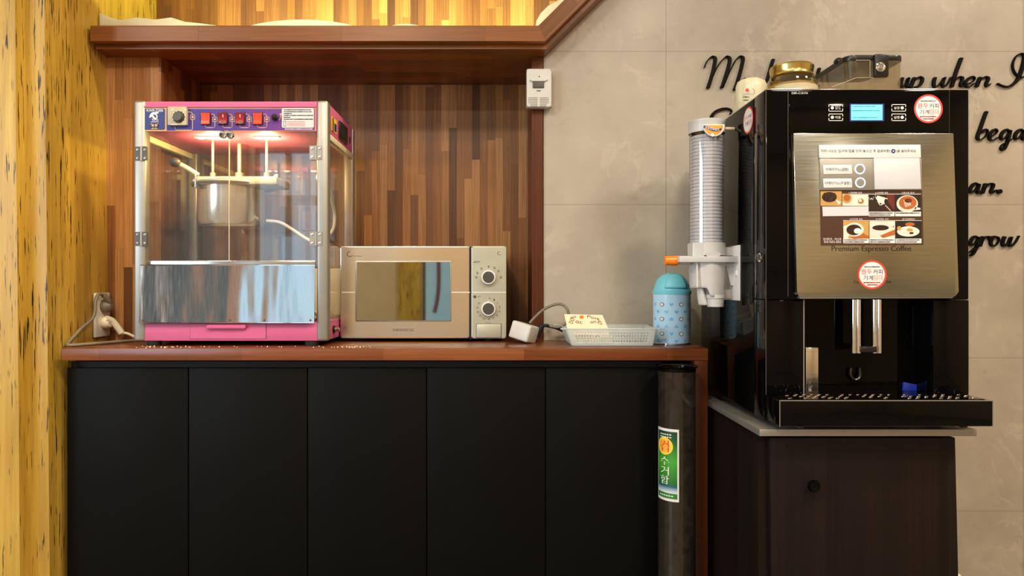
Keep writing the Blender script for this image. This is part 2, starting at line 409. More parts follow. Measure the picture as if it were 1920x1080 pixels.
        if solid:
            md = ob.modifiers.new('thickness', 'SOLIDIFY'); md.thickness = solid; md.offset = 0
        return ob

def smooth(pts, sub=8):
    if len(pts) < 3: return pts
    out = []
    for i in range(len(pts)-1):
        p0, p1, p2, p3 = pts[max(i-1, 0)], pts[i], pts[i+1], pts[min(i+2, len(pts)-1)]
        for k in range(sub):
            t = k/sub
            out.append(0.5*((2*p1)+(p2-p0)*t+(2*p0-5*p1+4*p2-p3)*t*t+(3*p1-p0-3*p2+p3)*t**3))
    return out+[pts[-1]]
def rr(x0, y0, x1, y1, r=0, n=5):
    if not r: return [(x0, y0), (x1, y0), (x1, y1), (x0, y1)]
    out = []
    for cx, cy, a in ((x1-r, y1-r, 0), (x0+r, y1-r, 1), (x0+r, y0+r, 2), (x1-r, y0+r, 3)):
        out += [(cx+r*math.cos(PI/2*(a+i/n)), cy+r*math.sin(PI/2*(a+i/n))) for i in range(n+1)]
    return out
def thing(name, label, cat, loc, group=None):
    o = bpy.data.objects.new(name, None); COL.objects.link(o); o.location = loc
    o.empty_display_size = 0.05
    return tag(o, label, cat, group)
def tag(o, label=None, cat=None, group=None, kind=None):
    for k, v in (('label', label), ('category', cat), ('group', group), ('kind', kind)):
        if v: o[k] = v
    return o
def struct(name, mb, mat):
    o = mb.build(name, mat); o['kind'] = 'structure'; return o
def text_pts(body):                                     # lettering outline as triangles, unit box
    c = bpy.data.curves.new('lettering', 'FONT'); c.body = body; c.resolution_u = 3
    o = bpy.data.objects.new('lettering', c); me = o.to_mesh()
    vs = [v.co.copy() for v in me.vertices]; fs = [tuple(p.vertices) for p in me.polygons]
    o.to_mesh_clear(); bpy.data.objects.remove(o); bpy.data.curves.remove(c)
    a = min(v.x for v in vs); b = max(v.x for v in vs); e = min(v.y for v in vs); f = max(v.y for v in vs)
    return [((v.x-a)/max(b-a, 1e-6), (v.y-e)/max(f-e, 1e-6)) for v in vs], fs
def add_text(mb, body, fn, mi=0):                       # fn(u, v) -> point
    vs, fs = text_pts(body); nv = [mb.b.verts.new(fn(u, v)) for u, v in vs]
    for f in fs:
        try: mb.b.faces.new([nv[i] for i in f]).material_index = mi
        except ValueError: pass
    return mb
def ptext(mb, body, x0, y0, x1, y1, d, mi=0, skew=0.0, rot=0.0):   # fitted into a measured rectangle at distance d
    cx, cy = (x0+x1)/2, (y0+y1)/2; c, s = math.cos(rot), math.sin(rot)
    def fn(u, v):
        a = x0+u*(x1-x0)+skew*(v-0.5)*(y1-y0); b = y1-v*(y1-y0)
        a, b = cx+(a-cx)*c-(b-cy)*s, cy+(a-cx)*s+(b-cy)*c
        return P(a, b, d)
    return add_text(mb, body, fn, mi)
def dashes(mb, x0, y, x1, h, d, mi=0):                  # a line of print too small to read
    x = x0
    while x < x1-0.4:
        w = min(random.choice((1.4, 2.2, 3.0, 4.2)), x1-x); mb.line([(x, y), (x+w, y)], h*random.uniform(.6, 1), d, .0003, mi); x += w+random.choice((.5, .7, 1.4))
    return mb
# ================================================================ THE SETTING
WY = 2.10            # marble wall / niche frame plane
NY = 2.39            # back of the niche
LX = -1.20           # yellow side wall
m = MB().box(-3.6, 3.4, -3.3, 2.7, -0.1, 0); struct('floor', m, 'floor')
m = MB().box(-3.6, 3.4, -3.3, 2.7, CEIL, CEIL+0.1); struct('ceiling', m, 'ceiling')
bx, bz = X(1023, 2.1), 1.775
m = MB().xz([(bx-0.006, 0), (3.3, 0), (3.3, CEIL), (bx+CEIL-bz-.03, CEIL), (bx-0.006, bz+0.024)], WY, WY+0.12); struct('wall_back', m, 'marble')
m = MB().box(-1.6, 1.7, NY, NY+0.06, 0.0, CEIL); struct('wall_niche', m, 'panel_wood')
# yellow side wall with its stepped end
m = MB().xy([(LX, NY), (LX, 1.812), (-1.2532, 1.812), (-1.2532, 1.776), (-1.42, 1.776), (-1.42, 1.69), (-1.75, 1.69), (-1.75, NY)], 0, CEIL)
for v in m.b.verts:
    if v.co.y < 2.0: v.co.x += (EYE-v.co.z)*0.0088
struct('wall_left', m, 'streaked')
# niche frame: panel beside the yellow wall, post beside the marble
nx0, nx1 = X(302, WY), X(997, WY)
m = MB().box(LX-0.01, nx0, WY, NY, 0.86, 1.776); struct('trim_1', m, 'panel_wood')
m = MB().box(nx1, X(1018, WY), WY-0.006, NY, 0.86, 1.776); struct('trim_2', m, 'end_wood')
m = MB().box(LX-0.01, X(1018, WY), WY, NY, 1.776, 1.80); struct('trim_3', m, 'beam_wood')
# ledge beam across the niche and its raking return, one mitred moulding
zt = Z(47, 2.0); cxm = X(1010, 2.0); o1 = zt-Z(78, 2.0); o2 = zt-1.7765
prof = [(0, 2.10), (0, 2.004), (0.004, 2.0), (o1-0.002, 2.0), (o1, 2.003), (o1, 2.026), (o1+0.004, 2.026), (o2, 2.026), (o2, 2.10)]
k = math.tan(PI/8); L = 1.5
def horiz(o, d, end): return Vector((LX+0.002, d, zt-o)) if not end else Vector((cxm+o*k, d, zt-o))
def rake(o, d, end): return Vector((cxm+o*k, d, zt-o)) if not end else Vector((cxm+o*r2+L*r2, d, zt-o*r2+L*r2))
for nm, fn, mt in (('trim_4', horiz, 'beam_wood'), ('trim_5', rake, 'rake_wood')):
    m = MB()._prism([fn(o, d, 0) for o, d in prof], [fn(o, d, 1) for o, d in prof]); struct(nm, m, mt)
# the shop behind the camera
m = MB()
for a, b, z0, z1 in ((-3.3, -2.5, 0, CEIL), (-2.5, -.3, 0, .7), (-2.5, -.3, 2.4, CEIL), (-.3, 1.69, 0, CEIL)): m.box(-3.6, -3.5, a, b, z0, z1)
m.box(-3.6, -1.75, 1.70, 1.8, 0, CEIL); struct('wall_side', m, 'plaster')
m = MB().box(3.3, 3.4, -3.3, 2.7, 0, CEIL); struct('wall_right', m, 'plaster')
m = MB(); RY = -3.05
for a, b, z0, z1 in ((-3.5, -2.45, 0, CEIL), (-2.45, -1.80, 0, .25), (-2.45, -1.80, 2.45, CEIL), (-1.80, -.80, 0, CEIL), (-.80, -.46, 0, .4), (-.80, -.46, 2.4, CEIL), (-.46, 3.3, 0, CEIL)):
    m.box(a, b, RY-0.1, RY, z0, z1)
struct('wall_front', m, 'plaster')
for i, (a, b, z0, z1) in enumerate(((-2.45, -1.80, .25, 2.45), (-.80, -.46, .4, 2.4))):
    m = MB().box(a, b, RY-0.06, RY-0.05, z0, z1); w = struct('window_%d' % (i+1), m, 'glass')
    f = MB(); n = 2 if i == 0 else 1
    for q in range(n+1):
        xx = a+(b-a)*q/n; f.box(xx-.025, xx+.025, RY-0.08, RY-0.02, z0, z1)
    f.box(a, b, RY-0.08, RY-0.02, z0, z0+.05); f.box(a, b, RY-0.08, RY-0.02, z1-.05, z1); f.build('window_frame', 'dark_grey', w)
m = MB().box(-1.06, -.82, RY, RY+0.03, 0, CEIL); struct('trim_6', m, 'streaked')
m = MB().box(-3.5, -2.84, RY, RY+.03, 0, CEIL); struct('trim_7', m, plain('olive_panel', lin(58, 58, 46), .6))
m = MB().box(-2.84, -2.52, RY, RY+.03, 0, CEIL); struct('trim_8', m, plain('orange_brown_panel', lin(140, 92, 50), .6))
st_ = MB(); st_.tube([(-.66, -2.98, 2.3), (-.65, -2.97, 1.8), (-.63, -2.97, 1.4), (-.625, -2.97, 1.1), (-.64, -2.97, .92), (-.67, -2.97, .78)], .022, 10)
tag(st_.build('hanging_strap', 'maroon_print'), 'dark strap hanging before the narrow shop window, mirrored in the microwave door', 'strap')
for lx, ly in LAMPS:
    t = thing('downlight', 'round warm ceiling downlight over the shop floor', 'ceiling light', (lx, ly, CEIL), 'ceiling downlights')
    MB().lathe((lx, ly, CEIL-0.02), [(0.16, 0), (0.18, 0), (0.18, 0.02), (0.16, 0.02)], 32, close=True).build('ring', 'white_plastic', t)
    MB().cyl((lx, ly, CEIL-0.006), (lx, ly, CEIL-0.001), 0.16, seg=32).build('diffuser', 'diffuser', t)

# ================================================================ COUNTER
CT = 0.907
counter = thing('countertop', 'long reddish wooden worktop with a waterfall end over black doors', 'counter', (-0.3, 1.95, 0.875))
m = MB().xy([(X(115, 1.83), 1.83), (0.560, 1.83), (0.560, WY-.002), (nx1-.003, WY-.002), (nx1-.003, NY-.003), (nx0+.003, NY-.003), (nx0+.003, WY-.002), (X(115, 1.83), WY-.002)], Z(676, 1.83), CT, bev=0.0015)
m.build('top', 'counter_wood', counter)
MB().box(X(1303, 1.83), 0.560, 1.832, WY-.004, 0.0, Z(676.5, 1.83), 0.0015).build('end_panel', 'end_wood', counter)
D = 1.86; zd = Z(690, D)
edges = [125, 353.2, 576.5, 800, 1022.8, 1246]
lab = ['matt black cupboard beneath the pink popcorn machine, against the yellow wall', 'matt black cupboard under the popcorn machine, second from the yellow wall',
       'matt black cupboard under the microwave oven, between two others', 'matt black cupboard fourth from the yellow wall, under the white multi-plug',
       'matt black cupboard nearest the cup collector tube']
for i in range(5):
    a, b = X(edges[i], D), X(edges[i+1], D)
    c = thing('base_cabinet', lab[i], 'cabinet', ((a+b)/2, D+.1, 0), 'black cupboards under the worktop')
    MB().box(a, b, D+.02, WY-.01, .08, Z(679, D)).box(a, b, D+.05, WY-.01, 0, .08).build('body', 'black_gap', c)
    MB().box(a+.0014, b-.0014, D, D+.019, .085, zd, .0012).build('door', 'black_door', c)
m = MB().box(X(1246.6, D), 0.5232, D+.004, D+.02, 0, Z(679, D))
tag(m.build('filler_panel', 'black_door'), 'narrow black filler strip behind the cup collector tube', 'panel')

# ================================================================ POPCORN MACHINE
d = 1.89; x0, x1, yb = X(250, d), X(615, d), 2.25; zb, zt_ = Z(640, d), Z(188, d)
XP0, XP1 = X(313, d)-(x0+x1)/2, X(592, d)-(x0+x1)/2
pop = thing('popcorn_machine', 'pink and silver popcorn machine with glass doors and steel kettle', 'popcorn machine', ((x0+x1)/2, 2.07, CT))
pw = .0325
for px_, py_ in ((x0, d), (x1-pw, d), (x0, yb-pw), (x1-pw, yb-pw)):
    MB().box(px_, px_+pw, py_, py_+pw, zb, zt_, .007, seg=3).build('corner_post', 'alu', pop)
for fx_, fy_ in ((X(283, d), d+.02), (x1-.05, d+.02), (X(283, d), yb-.05), (x1-.05, yb-.05)):
    MB().cyl((fx_, fy_, CT), (fx_, fy_, zb), .018, .02).build('foot', 'rubber', pop)
zc = Z(246, d)
MB().box(x0+.004, x1-.004, d+.004, yb-.004, zc, zt_-.002, .002).build('header', 'pink', pop)
MB().rect(267, 199.6, 592, 201.4, d+.0045, .004).build('header_rim', 'pink', pop)
for xx in (x0+.001, x1-.019):
    MB().box(xx, xx+.018, d+pw, yb-pw, 1.484, 1.502, .003).build('side_rail', 'cream', pop)
zbase = Z(604, d)
MB().box(x0+.006, x1-.006, d+.003, yb-.004, zb+.001, zbase, .002).build('base', 'pink', pop)
MB().yz([(1.8795, zbase-.001), (1.8885, Z(496, d)), (1.8905, Z(496, d)), (1.8835, zbase-.001)], X(264, d), X(591, d)).build('front_panel', 'sheet_steel', pop)
m = MB().box(X(264, d), X(591, d), 1.8875, 1.893, Z(498, d), Z(496, d)); m.box(X(264, d), X(591, d), 1.8785, 1.882, zbase-.002, zbase); m.build('panel_edge', 'chrome', pop)
for q in (270, 347, 434, 498, 584):
    MB().cyl((X(q, d), 1.8805, Z(600, d)), (X(q, d), 1.8785, Z(600, d)), .0028, seg=10).build('screw', 'dark_grey', pop)
MB().box(X(274, 1.9), X(590, 1.9), 1.904, 1.908, Z(498, 1.9), Z(488.5, 1.9), .001).build('inner_lip', 'steel', pop)
MB().box(x0+.034, x1-.034, d+.035, yb-.035, zbase, zbase+.008).build('inner_tray', 'steel', pop)
MB().box(x0+.034, x1-.034, yb-.03, yb-.026, zbase, 1.13).build('rear_guard', 'cream', pop)
m = MB()
for i in range(420):
    a, b = random.uniform(x0+.05, x1-.05), random.uniform(d+.05, yb-.05)
    m.ball((a, b, zbase+.012+random.random()*.012), random.uniform(.004, .008), seg=6)
tag(m.build('popcorn_flakes', 'popcorn', pop), kind='stuff')
m = MB().rect(357, 607, 499, 635, d+.0035, .002, r=1); m.build('drawer', 'pink', pop)
dr = LAST[0]
MB().rect(389, 609, 463, 616, d+.0015, .010, r=3.2, bev=.0015).build('handle', 'pink', dr)
MB().rect(356.3, 606.3, 499.7, 635.7, d+.0034, .0004).build('drawer_gap', 'maroon_print', dr)
# glass
MB().box(X(273, d), X(428, d), d+.0035, d+.0075, Z(490, d), Z(247, d)).build('glass_door', 'door_glass', pop)
g1 = LAST[0]
MB().box(X(429, d), X(591, d), d+.0035, d+.0075, Z(490, d), Z(247, d)).build('glass_door', 'door_glass', pop)
g2 = LAST[0]
MB().box(X(428.1, d), X(428.9, d), d+.0030, d+.0078, Z(490, d), Z(247, d)).build('door_seam', 'cream', g1)
for gd, kx in ((g1, 421.5), (g2, 435)):
    MB().lathe((X(kx, d), d+.0035, Z(254.5, d)), [(0, 0), (.006, 0), (.006, .008), (.0105, .011), (.0112, .016), (.009, .019), (0, .0195)], 20, axis=(0, -1, 0)).build('knob', 'chrome', gd)
MB().box(x0+.002, x0+.005, d+pw, yb-pw, zbase, 1.484).build('side_glass', 'glass', pop)
MB().box(x1-.005, x1-.002, d+pw, yb-pw, zbase, 1.484).build('side_glass', 'glass', pop)
MB().box(x0+pw, x1-pw, yb-.006, yb-.003, zbase, zc).build('rear_glass', 'glass', pop)
for hx, hy, mt in ((265, 288, 'dark_grey'), (265, 448, 'dark_grey'), (592.5, 286.5, 'alu'), (592.5, 447.5, 'alu')):
    h = MB().rect(hx-12, hy-13, hx-1.5, hy+13, d-.0002, .0022, r=1.5).rect(hx+1.5, hy-13, hx+12, hy+13, d+.0034, .0058, r=1.5).build('hinge', mt, pop)
    MB().cyl(P(hx, hy-13.5, d-.002), P(hx, hy+13.5, d-.002), .0032, seg=14).build('pin', 'alu', h)
    for sx in (-7, 7):
        for sy in (-8, 8):
            q = P(hx+sx, hy+sy, d-.0022); MB().lathe(q, [(0, 0), (.0038, 0), (.003, .0016), (.0012, .002), (.0012, .001), (0, .001)], 14, axis=(0, -1, 0)).build('screw', 'chrome', h)
# control panel
dp = d+.0036
MB().rect(267, 202, 592, 246, dp, .0006).build('control_border', 'gold_ink', pop)
MB().rect(312.5, 203, 590.5, 244.8, dp-.0006, .0006).build('control_panel', purple(), pop)
cp = LAST[0]
b = MB().rect(270, 203.5, 309.5, 243.5, dp-.0006, .0006, r=3).build('badge', 'navy', pop)
m = MB(); ptext(m, 'KWP-7200', 275, 204.5, 305.5, 209.5, dp-.0014, skew=-.2); ptext(m, 'KMS', 285.3, 222.6, 296.6, 226.6, dp-.0014, skew=-.2)
m.px([(281+9*math.cos(PI-a*PI/16)+8, 221-11*math.sin(a*PI/16)) for a in range(9)]+[(293, 210), (297, 208.5), (297, 213)]+[(290+5*math.cos(a*PI/10), 219-5*math.sin(a*PI/10)) for a in range(5, 11)], dp-.0012, .0003)
m.disc(290.5, 218.5, 5, dp-.0012, .0003); m.line([(283, 228.6), (297, 228.6)], .7, dp-.0012, .0002)
m.build('badge_print', 'white_ink', b)
m = MB().px([(289+math.cos(a)*4.6, 219-math.sin(a)*4.6) for a in (2.2, 1.2, .2, -.5)]+[(290.3, 220)], dp-.00155, .0001); m.build('badge_mark', 'navy', b)
m = MB()
for s_ in (-1, 1):
    m.line([(289.5+s_*8*math.cos(a*.28-.7), 235.5+5*math.sin(a*.28-.7)) for a in range(8)], 1.6, dp-.0012, .0003)
m.line([(284, 241.6), (295, 241.6)], .8, dp-.0012, .0002); m.disc(286.5, 235, 2.2, dp-.0012, .0003); m.disc(292.5, 235, 2.2, dp-.0012, .0003)
m.build('badge_crest', 'gold_ink', b)
tm = MB().rect(318, 202, 353, 236.5, dp-.001, .012, r=1.5, bev=.001).build('timer', 'warm_grey', pop)
q = P(335, 219.5, dp-.013)
MB().lathe(q, [(0.0135, 0), (.0165, 0), (.0165, .001), (.0135, .001)], 32, axis=(0, -1, 0), close=True).build('scale_ring', 'ink', tm)
MB().lathe(q, [(0, 0), (.0125, 0), (.0125, .008), (.0115, .010), (0, .010)], 28, axis=(0, -1, 0)).build('dial', 'dark_grey', tm)
m = MB()
for a in range(10): m.line([(335+11*math.cos(a*.55+2.2), 219.5+11*math.sin(a*.55+2.2)), (335+12.5*math.cos(a*.55+2.2), 219.5+12.5*math.sin(a*.55+2.2))], .9, dp-.0142, .0003)
m.line([(321, 233.5), (331, 233.5)], 1.4, dp-.0132, .0003); m.line([(321.5, 206), (324, 206)], 1.4, dp-.0132, .0003); m.line([(346, 206), (348, 206)], 1.4, dp-.0132, .0003)
m.build('dial_marks', 'white_ink', tm)
m = MB()
def circuit(ax, ay, ix, bx_, by_):
    m.line([(ax, ay), (ix-3, ay), (ix, ay+3.5)], 1.1, dp-.0013, .0003)
    for q_ in ((ix-4.7, ay+5, ix+4.7, ay+6), (ix-4.7, ay+13.5, ix+4.7, ay+14.5), (ix-4.7, ay+5, ix-3.8, ay+14.5), (ix+3.8, ay+5, ix+4.7, ay+14.5)): m.rect(*q_, dp-.0013, .0003)
    m.disc(ix, ay+9.7, 2, dp-.0013, .0003)
    m.line([(ix, ay+14.5), (ix, by_-2), (ix-2, by_), (bx_+2, by_), (bx_, by_-2), (bx_, by_-6)], 1.1, dp-.0013, .0003)
circuit(352, 210, 361, 328, 244)
for sx in (386, 418.5, 450.5, 483.5): circuit(sx+8, 214, sx+17, sx-1, 239.5)
m.line([(523, 225), (526, 221), (526.5, 216)], 1.2, dp-.0013, .0003); m.disc(526.5, 214.5, 2.2, dp-.0013, .0003)
m.line([(314, 204), (590, 204)], .6, dp-.0013, .0002)
m.build('printed_lines', 'gold_ink', cp)
for i, sx in enumerate((386, 418.5, 450.5, 483.5)):
    s_ = MB().rect(sx-9.5, 211, sx+9.5, 234.5, dp-.0012, .004, r=1.5, bev=.0008).build('switch', 'black_plastic', pop)
    lit = i in (0, 3)
    MB().yz([(dp-.005, Z(233, d)), (dp-.0095, Z(232.5, d)), (dp-.0065, Z(222, d)), (dp-.0105, Z(213, d)), (dp-.005, Z(212.5, d))], X(sx-7.4, d), X(sx+7.4, d)).build('rocker', 'red_lit' if lit else 'red_switch', s_)
    if not lit:
        m = MB().line([(sx-.6, 215), (sx-.2, 219.5)], 1.1, dp-.0108, .0004)
        for a in range(12): m.line([(sx+2.6*math.cos(a*PI/6), 229+2.4*math.sin(a*PI/6)), (sx+2.6*math.cos((a+1)*PI/6), 229+2.4*math.sin((a+1)*PI/6))], 1.1, dp-.0098, .0004)
        m.build('marking', 'white_ink', s_)
q = P(515, 220.5, dp-.001)
MB().lathe(q, [(0, 0), (.009, 0), (.009, .006), (.0075, .016), (.004, .021), (0, .0215)], 22, axis=(.25, -1, -.08)).build('fuse_holder', 'black_plastic', pop)
lb = MB().rect(528.5, 202.5, 588.5, 239.5, dp-.0013, .0004, r=3).build('notice', 'label_grey', pop)
m = MB()
for i, n_ in enumerate((50, 53, 14, 54, 11, 54)): dashes(m, 532.5, 206+i*3.5, 532.5+n_, 1.7, dp-.0017)
for q_ in ((531.5, 227, 532.3, 237), (535.6, 227, 536.4, 237), (531.5, 226.6, 536.4, 227.4), (531.5, 236.4, 536.4, 237.2)): m.rect(*q_, dp-.0017, .0002)
m.build('notice_text', 'ink', lb)
m = MB()
for i in range(4): dashes(m, 539, 228+i*2.7, 572, 1.3, dp-.0017)
m.build('notice_text', 'pinkish_ink', lb)
m = MB(); dashes(m, 535, 242, 586, 1.8, dp-.0013); m.build('printed_text', 'white_ink', cp)
# inside lights, kettle
for a, b in ((365, 432), (478, 524)):
    MB().box(X(a, 1.958), X(b, 1.958), 1.95, 1.966, zc-.003, zc).build('led_bar', 'cream', pop); bar_ = LAST[0]
    for q in range(3):
        xx = X(a+(b-a)*(q+.5)/3, 1.958); MB().ball((xx, 1.958, zc-.004), .0075, (1.5, 1, .5)).build('led', 'led', bar_)
for a in (398, 501):
    lamp('cabinet_light', 'POINT', (X(a, 1.958), 1.958, zc-.028), 2.2, (1, .74, .24), .012, parent=pop)
kd = 2.07
kt = MB().lathe((X(434, kd), kd, Z(427, kd)), [(0, 0), (.078, 0), (.090, .006), (.0955, .018), (.0955, .128), (.0985, .131), (.0985, .136), (.092, .136), (.092, .02), (0, .012)], 48).build('kettle', 'pot_steel', pop)
MB().lathe((X(441, kd), kd, Z(352, kd)), [(0, 0), (.122, 0), (.124, .004), (.122, .009), (0, .012)], 48).build('lid', 'alu', kt)
MB().box(X(370, 1.98), X(520, 1.98), 1.975, 2.10, Z(346, 1.98), Z(331, 1.98), .004).build('hanger_plate', 'cream', pop)
hp = LAST[0]
MB().box(X(367, 1.978), X(370.5, 1.978), 1.97, 2.10, Z(353, 1.98), Z(327, 1.98), .001).build('bracket', 'steel', hp)
MB().ball(P(366, 339, 1.985), .009).build('rivet', 'chrome', hp)
for rx, ry_, rd in ((399, 2.02, .0042), (449, 2.06, .0065), (500, 2.02, .0042)):
    a = P(rx, 330, ry_); MB().cyl((a.x, ry_, a.z-.005), (a.x, ry_, zc+.002), rd, seg=12).cyl((a.x, ry_, a.z-.004), (a.x, ry_, a.z+.009), rd*2, seg=12).build('hanger_rod', 'alu', pop)
MB().tube([P(372, 329, 1.99), P(350, 315, 1.975), P(332, 306, 1.965)], .0075, 12).build('kettle_handle', 'cream', pop)
MB().ball(P(328.5, 304.5, 1.962), .014, (1.15, 1, .95)).build('grip', 'dark_grey', LAST[0])
MB().tube([P(500, 414, 2.06), P(525, 417, 2.05), P(548, 430, 2.04), P(575, 448, 2.03), P(606, 462, 2.03)], .0048, 10).build('heater_cable', 'cable_white', pop)
MB().tube([P(612, 330, 2.0), P(620, 365, 2.03), P(627, 400, 2.06), P(625, 428, 2.05), P(612, 448, 2.03)], .0048, 10).build('heater_cable', 'cable_white', pop)
# things on its side
def side(name, mt, q0, q1, za, zb_, parent, th=.001, xf=x1-.004, bev=0):   # patch on the right hand face, depth q0..q1
    return MB().box(xf, xf+th, q0, q1, za, zb_, bev).build(name, mt, parent)
s_ = side('side_sticker', 'yellow_print', 1.945, 2.005, 1.518, 1.558, pop)
side('sticker_print', 'navy', 1.975, 2.0, 1.522, 1.545, s_, .0015); side('sticker_print', 'ink', 1.955, 1.966, 1.516, 1.556, s_, .0015)
s_ = side('power_inlet', 'black_plastic', 2.03, 2.13, 1.513, 1.565, pop, .006, bev=.002)
side('plug_socket', 'ink', 2.05, 2.115, 1.52, 1.558, s_, .0075)
side('vent_slot', 'black_plastic', 2.175, 2.19, 1.53, 1.548, pop, .0015)
MB().cyl((x1-.007, 1.975, .948), (x1+.012, 1.975, .948), .0055, seg=12).build('latch_pin', 'chrome', pop)
MB().cyl((x1-.007, 1.975, .948), (x1, 1.975, .948), .011, seg=16).build('latch_collar', 'black_plastic', pop)
# crumbs on the counter edge
m = MB()
for i in range(70):
    px_ = random.choice((random.gauss(300, 25), random.gauss(660, 20), random.uniform(250, 620)))
    yy = random.uniform(1.835, 1.885); m.ball((X(px_, yy), yy, CT+.001), random.uniform(.0008, .002), seg=6)
tag(m.build('popcorn_crumbs', 'popcorn'), 'pale popcorn crumbs scattered along the counter edge', 'crumbs', kind='stuff')

# ================================================================ MICROWAVE
d = 2.04; x0, x1 = X(640.5, d), X(949.5, d); z0, z1 = Z(634, d), Z(462, d)
mw = thing('microwave_oven', 'silver microwave oven with two round dials and mirrored door window', 'microwave', ((x0+x1)/2, 2.2, CT))
MB().box(x0+.004, x1-.004, d+.02, 2.36, z0+.004, z1-.004, .005).build('body', 'alu', mw)
for a in (x0+.05, x1-.05):
    for b in (d+.05, 2.31): MB().cyl((a, b, CT), (a, b, z0+.006), .016, seg=16).build('foot', 'rubber', mw)
dr = MB().rect(640.5, 462, 881, 634, d+.021, .021, r=4, bev=.003).build('door', 'microwave_steel', mw)
MB().rect(666.5, 489, 846.5, 603, d+.0005, .002, r=2, bev=.0008).build('window_bezel', 'alu', dr)
MB().rect(669, 491.5, 844.5, 600.5, d-.0014, .0008, r=1).build('door_window', 'micro_glass', dr)
m = MB().rect(641, 547.2, 666.5, 549, d+.0003, .001); m.rect(846.5, 547.2, 881, 549, d+.0003, .001); m.build('split_line', 'label_white', dr)
m = MB(); ptext(m, 'DAEWOO DC', 737, 616.3, 776, 621, d-.0003); m.build('brand_lettering', 'ink', dr); m = MB(); m.line([(658, 479.8), (678, 480.3)], .7, d+.0001, .0004)
m.line([(656+5*math.cos(a*.4), 476.5+4.5*math.sin(a*.4)) for a in range(2, 13)], .9, d+.0001, .0004)
m.build('corner_mark', 'ink', dr)
M['panel_silver'] = plain('pale_green_silver', (0.50, 0.52, 0.43, 1), 0.4, 0.5, var=0.03)
pn = MB().rect(884, 462, 949.5, 634, d+.021, .021, r=4, bev=.003).build('control_panel', 'panel_silver', mw)
m = MB().rect(885, 547.2, 949, 549, d+.0003, .001); m.build('split_line', 'label_white', pn)
MB().rect(881, 463, 884, 635.5, d+.02, .018).build('door_gap', 'black_gap', mw)
for ky, notch in ((520, -.5), (579, -1.57)):
    q = P(916, ky, d)
    k_ = MB().lathe(q, [(0, 0), (.0222, 0), (.0222, .010), (.0205, .014), (.0175, .0145), (.0165, .012), (0, .012)], 36, axis=(0, -1, 0)).build('dial', 'label_white', mw)
    MB().lathe(q+Vector((0, -.012, 0)), [(0, 0), (.0163, 0), (.0163, .003), (0, .0035)], 32, axis=(0, -1, 0)).build('dial_cap', 'dark_grey', k_)
    MB().ball(P(916+13.2*math.cos(notch), ky+13.2*math.sin(notch), d-.012), .0026).build('pointer', 'label_white', k_)
m = MB(); dd = d+.0001
for i, a in enumerate((PI, PI+.42, PI+.95, 1.5*PI, 1.5*PI+.5, 1.5*PI+.95, 2*PI)):
    cx_, cy_ = 916+23*math.cos(a), 520+20*math.sin(a)
    m.line([(cx_-1.8, cy_-1.8), (cx_+1.6, cy_-1.8)], .6, dd, .0004); m.line([(cx_-1.4, cy_+1.8), (cx_+1.8, cy_+1.8)], .6, dd, .0004)
    m.line([(cx_-1.2, cy_-1.8), (cx_-.6, cy_+1.6)], .6, dd, .0004); m.disc(cx_+.8, cy_, 1, dd, .0004, n=8)
for i in range(13):
    a = -PI/2+.1+i*.43; cx_, cy_ = 916+21*math.cos(a), 579+19.5*math.sin(a); s_ = ['0', '1', '2', '3', '4', '5', '6', '8', '10', '15', '20', '25', '30'][i]
    ptext(m, s_, cx_-1.2*len(s_), cy_-1.8, cx_+1.2*len(s_), cy_+1.8, dd-.0004)
m.px([(887.5, 492.5), (892, 492.5), (892, 489)], dd, .0004); ptext(m, '출력', 893.5, 489.3, 900, 492.8, dd-.0004)
m.disc(890.3, 556.5, 2.8, dd, .0004); ptext(m, '시간', 895.5, 554.6, 901, 558, dd-.0004)
ptext(m, 'START', 910, 604.3, 921, 606, dd-.0004); ptext(m, 'C', 932.5, 472, 938.5, 478.5, dd-.0004, skew=-.2)
m.build('panel_print', 'dark_grey', pn)
MB().rect(893.5, 607.5, 939.5, 633, d+.001, .0035, r=2, bev=.001).build('door_button', 'panel_silver', mw)
MB().rect(892.5, 606.6, 940.5, 633.6, d+.0004, .0006, r=2).build('button_gap', 'dark_grey', mw)

# ================================================================ ESPRESSO MACHINE, ITS SHELF AND CABINET
d = 1.5; mx0, mx1 = X(1436, d), X(1817, d); mz1 = Z(168, d); SH = Z(805, 1.47); myb = 1.98
cab = thing('machine_cabinet', 'dark brown floor cabinet with a small black knob under the coffee machine', 'cabinet', (.786, 1.72, 0))
c0, c1 = X(1427, 1.485), X(1791, 1.485)
zc_ = Z(819, 1.485)
m = MB().xz([(c0, zc_), (c1-.002, zc_), (c1+.014, 0.06), (c0, 0.06)], 1.503, 1.975).box(c0+.02, c1-.03, 1.53, 1.95, 0, .06); m.build('body', 'espresso_wood', cab)
dr = MB().xz([(X(1443, 1.485), zc_-.002), (c1, zc_-.002), (c1+.016, 0.065), (X(1451, 1.485), 0.065)], 1.485, 1.502, bev=.001).build('door', 'espresso_wood', cab)
q = P(1519, 907, 1.485)
MB().lathe(q, [(0, 0), (.006, 0), (.006, .008), (.012, .013), (.0135, .018), (.011, .024), (0, .0255)], 24, axis=(0, -1, 0)).build('knob', 'gloss_black', dr)
sx0, sx1 = X(1424, 1.47), X(1832, 1.47)
tag(MB().box(sx0, sx1, 1.47, 1.985, Z(818, 1.47), SH, .0012).build('steel_shelf_plate', 'alu'), 'silver metal plate lying between coffee machine and dark cabinet', 'plate')
em = thing('coffee_machine', 'tall gloss black bean coffee machine with steel front panel and small lit screen', 'coffee machine', ((mx0+mx1)/2, 1.72, SH))
zB, zS = Z(562, d), Z(741, d); bl, br = X(1507, d), X(1750, d)
m = MB().box(mx0, mx1, 1.571, myb, SH+.012, mz1, .003); m.build('body', 'gloss_black', em)
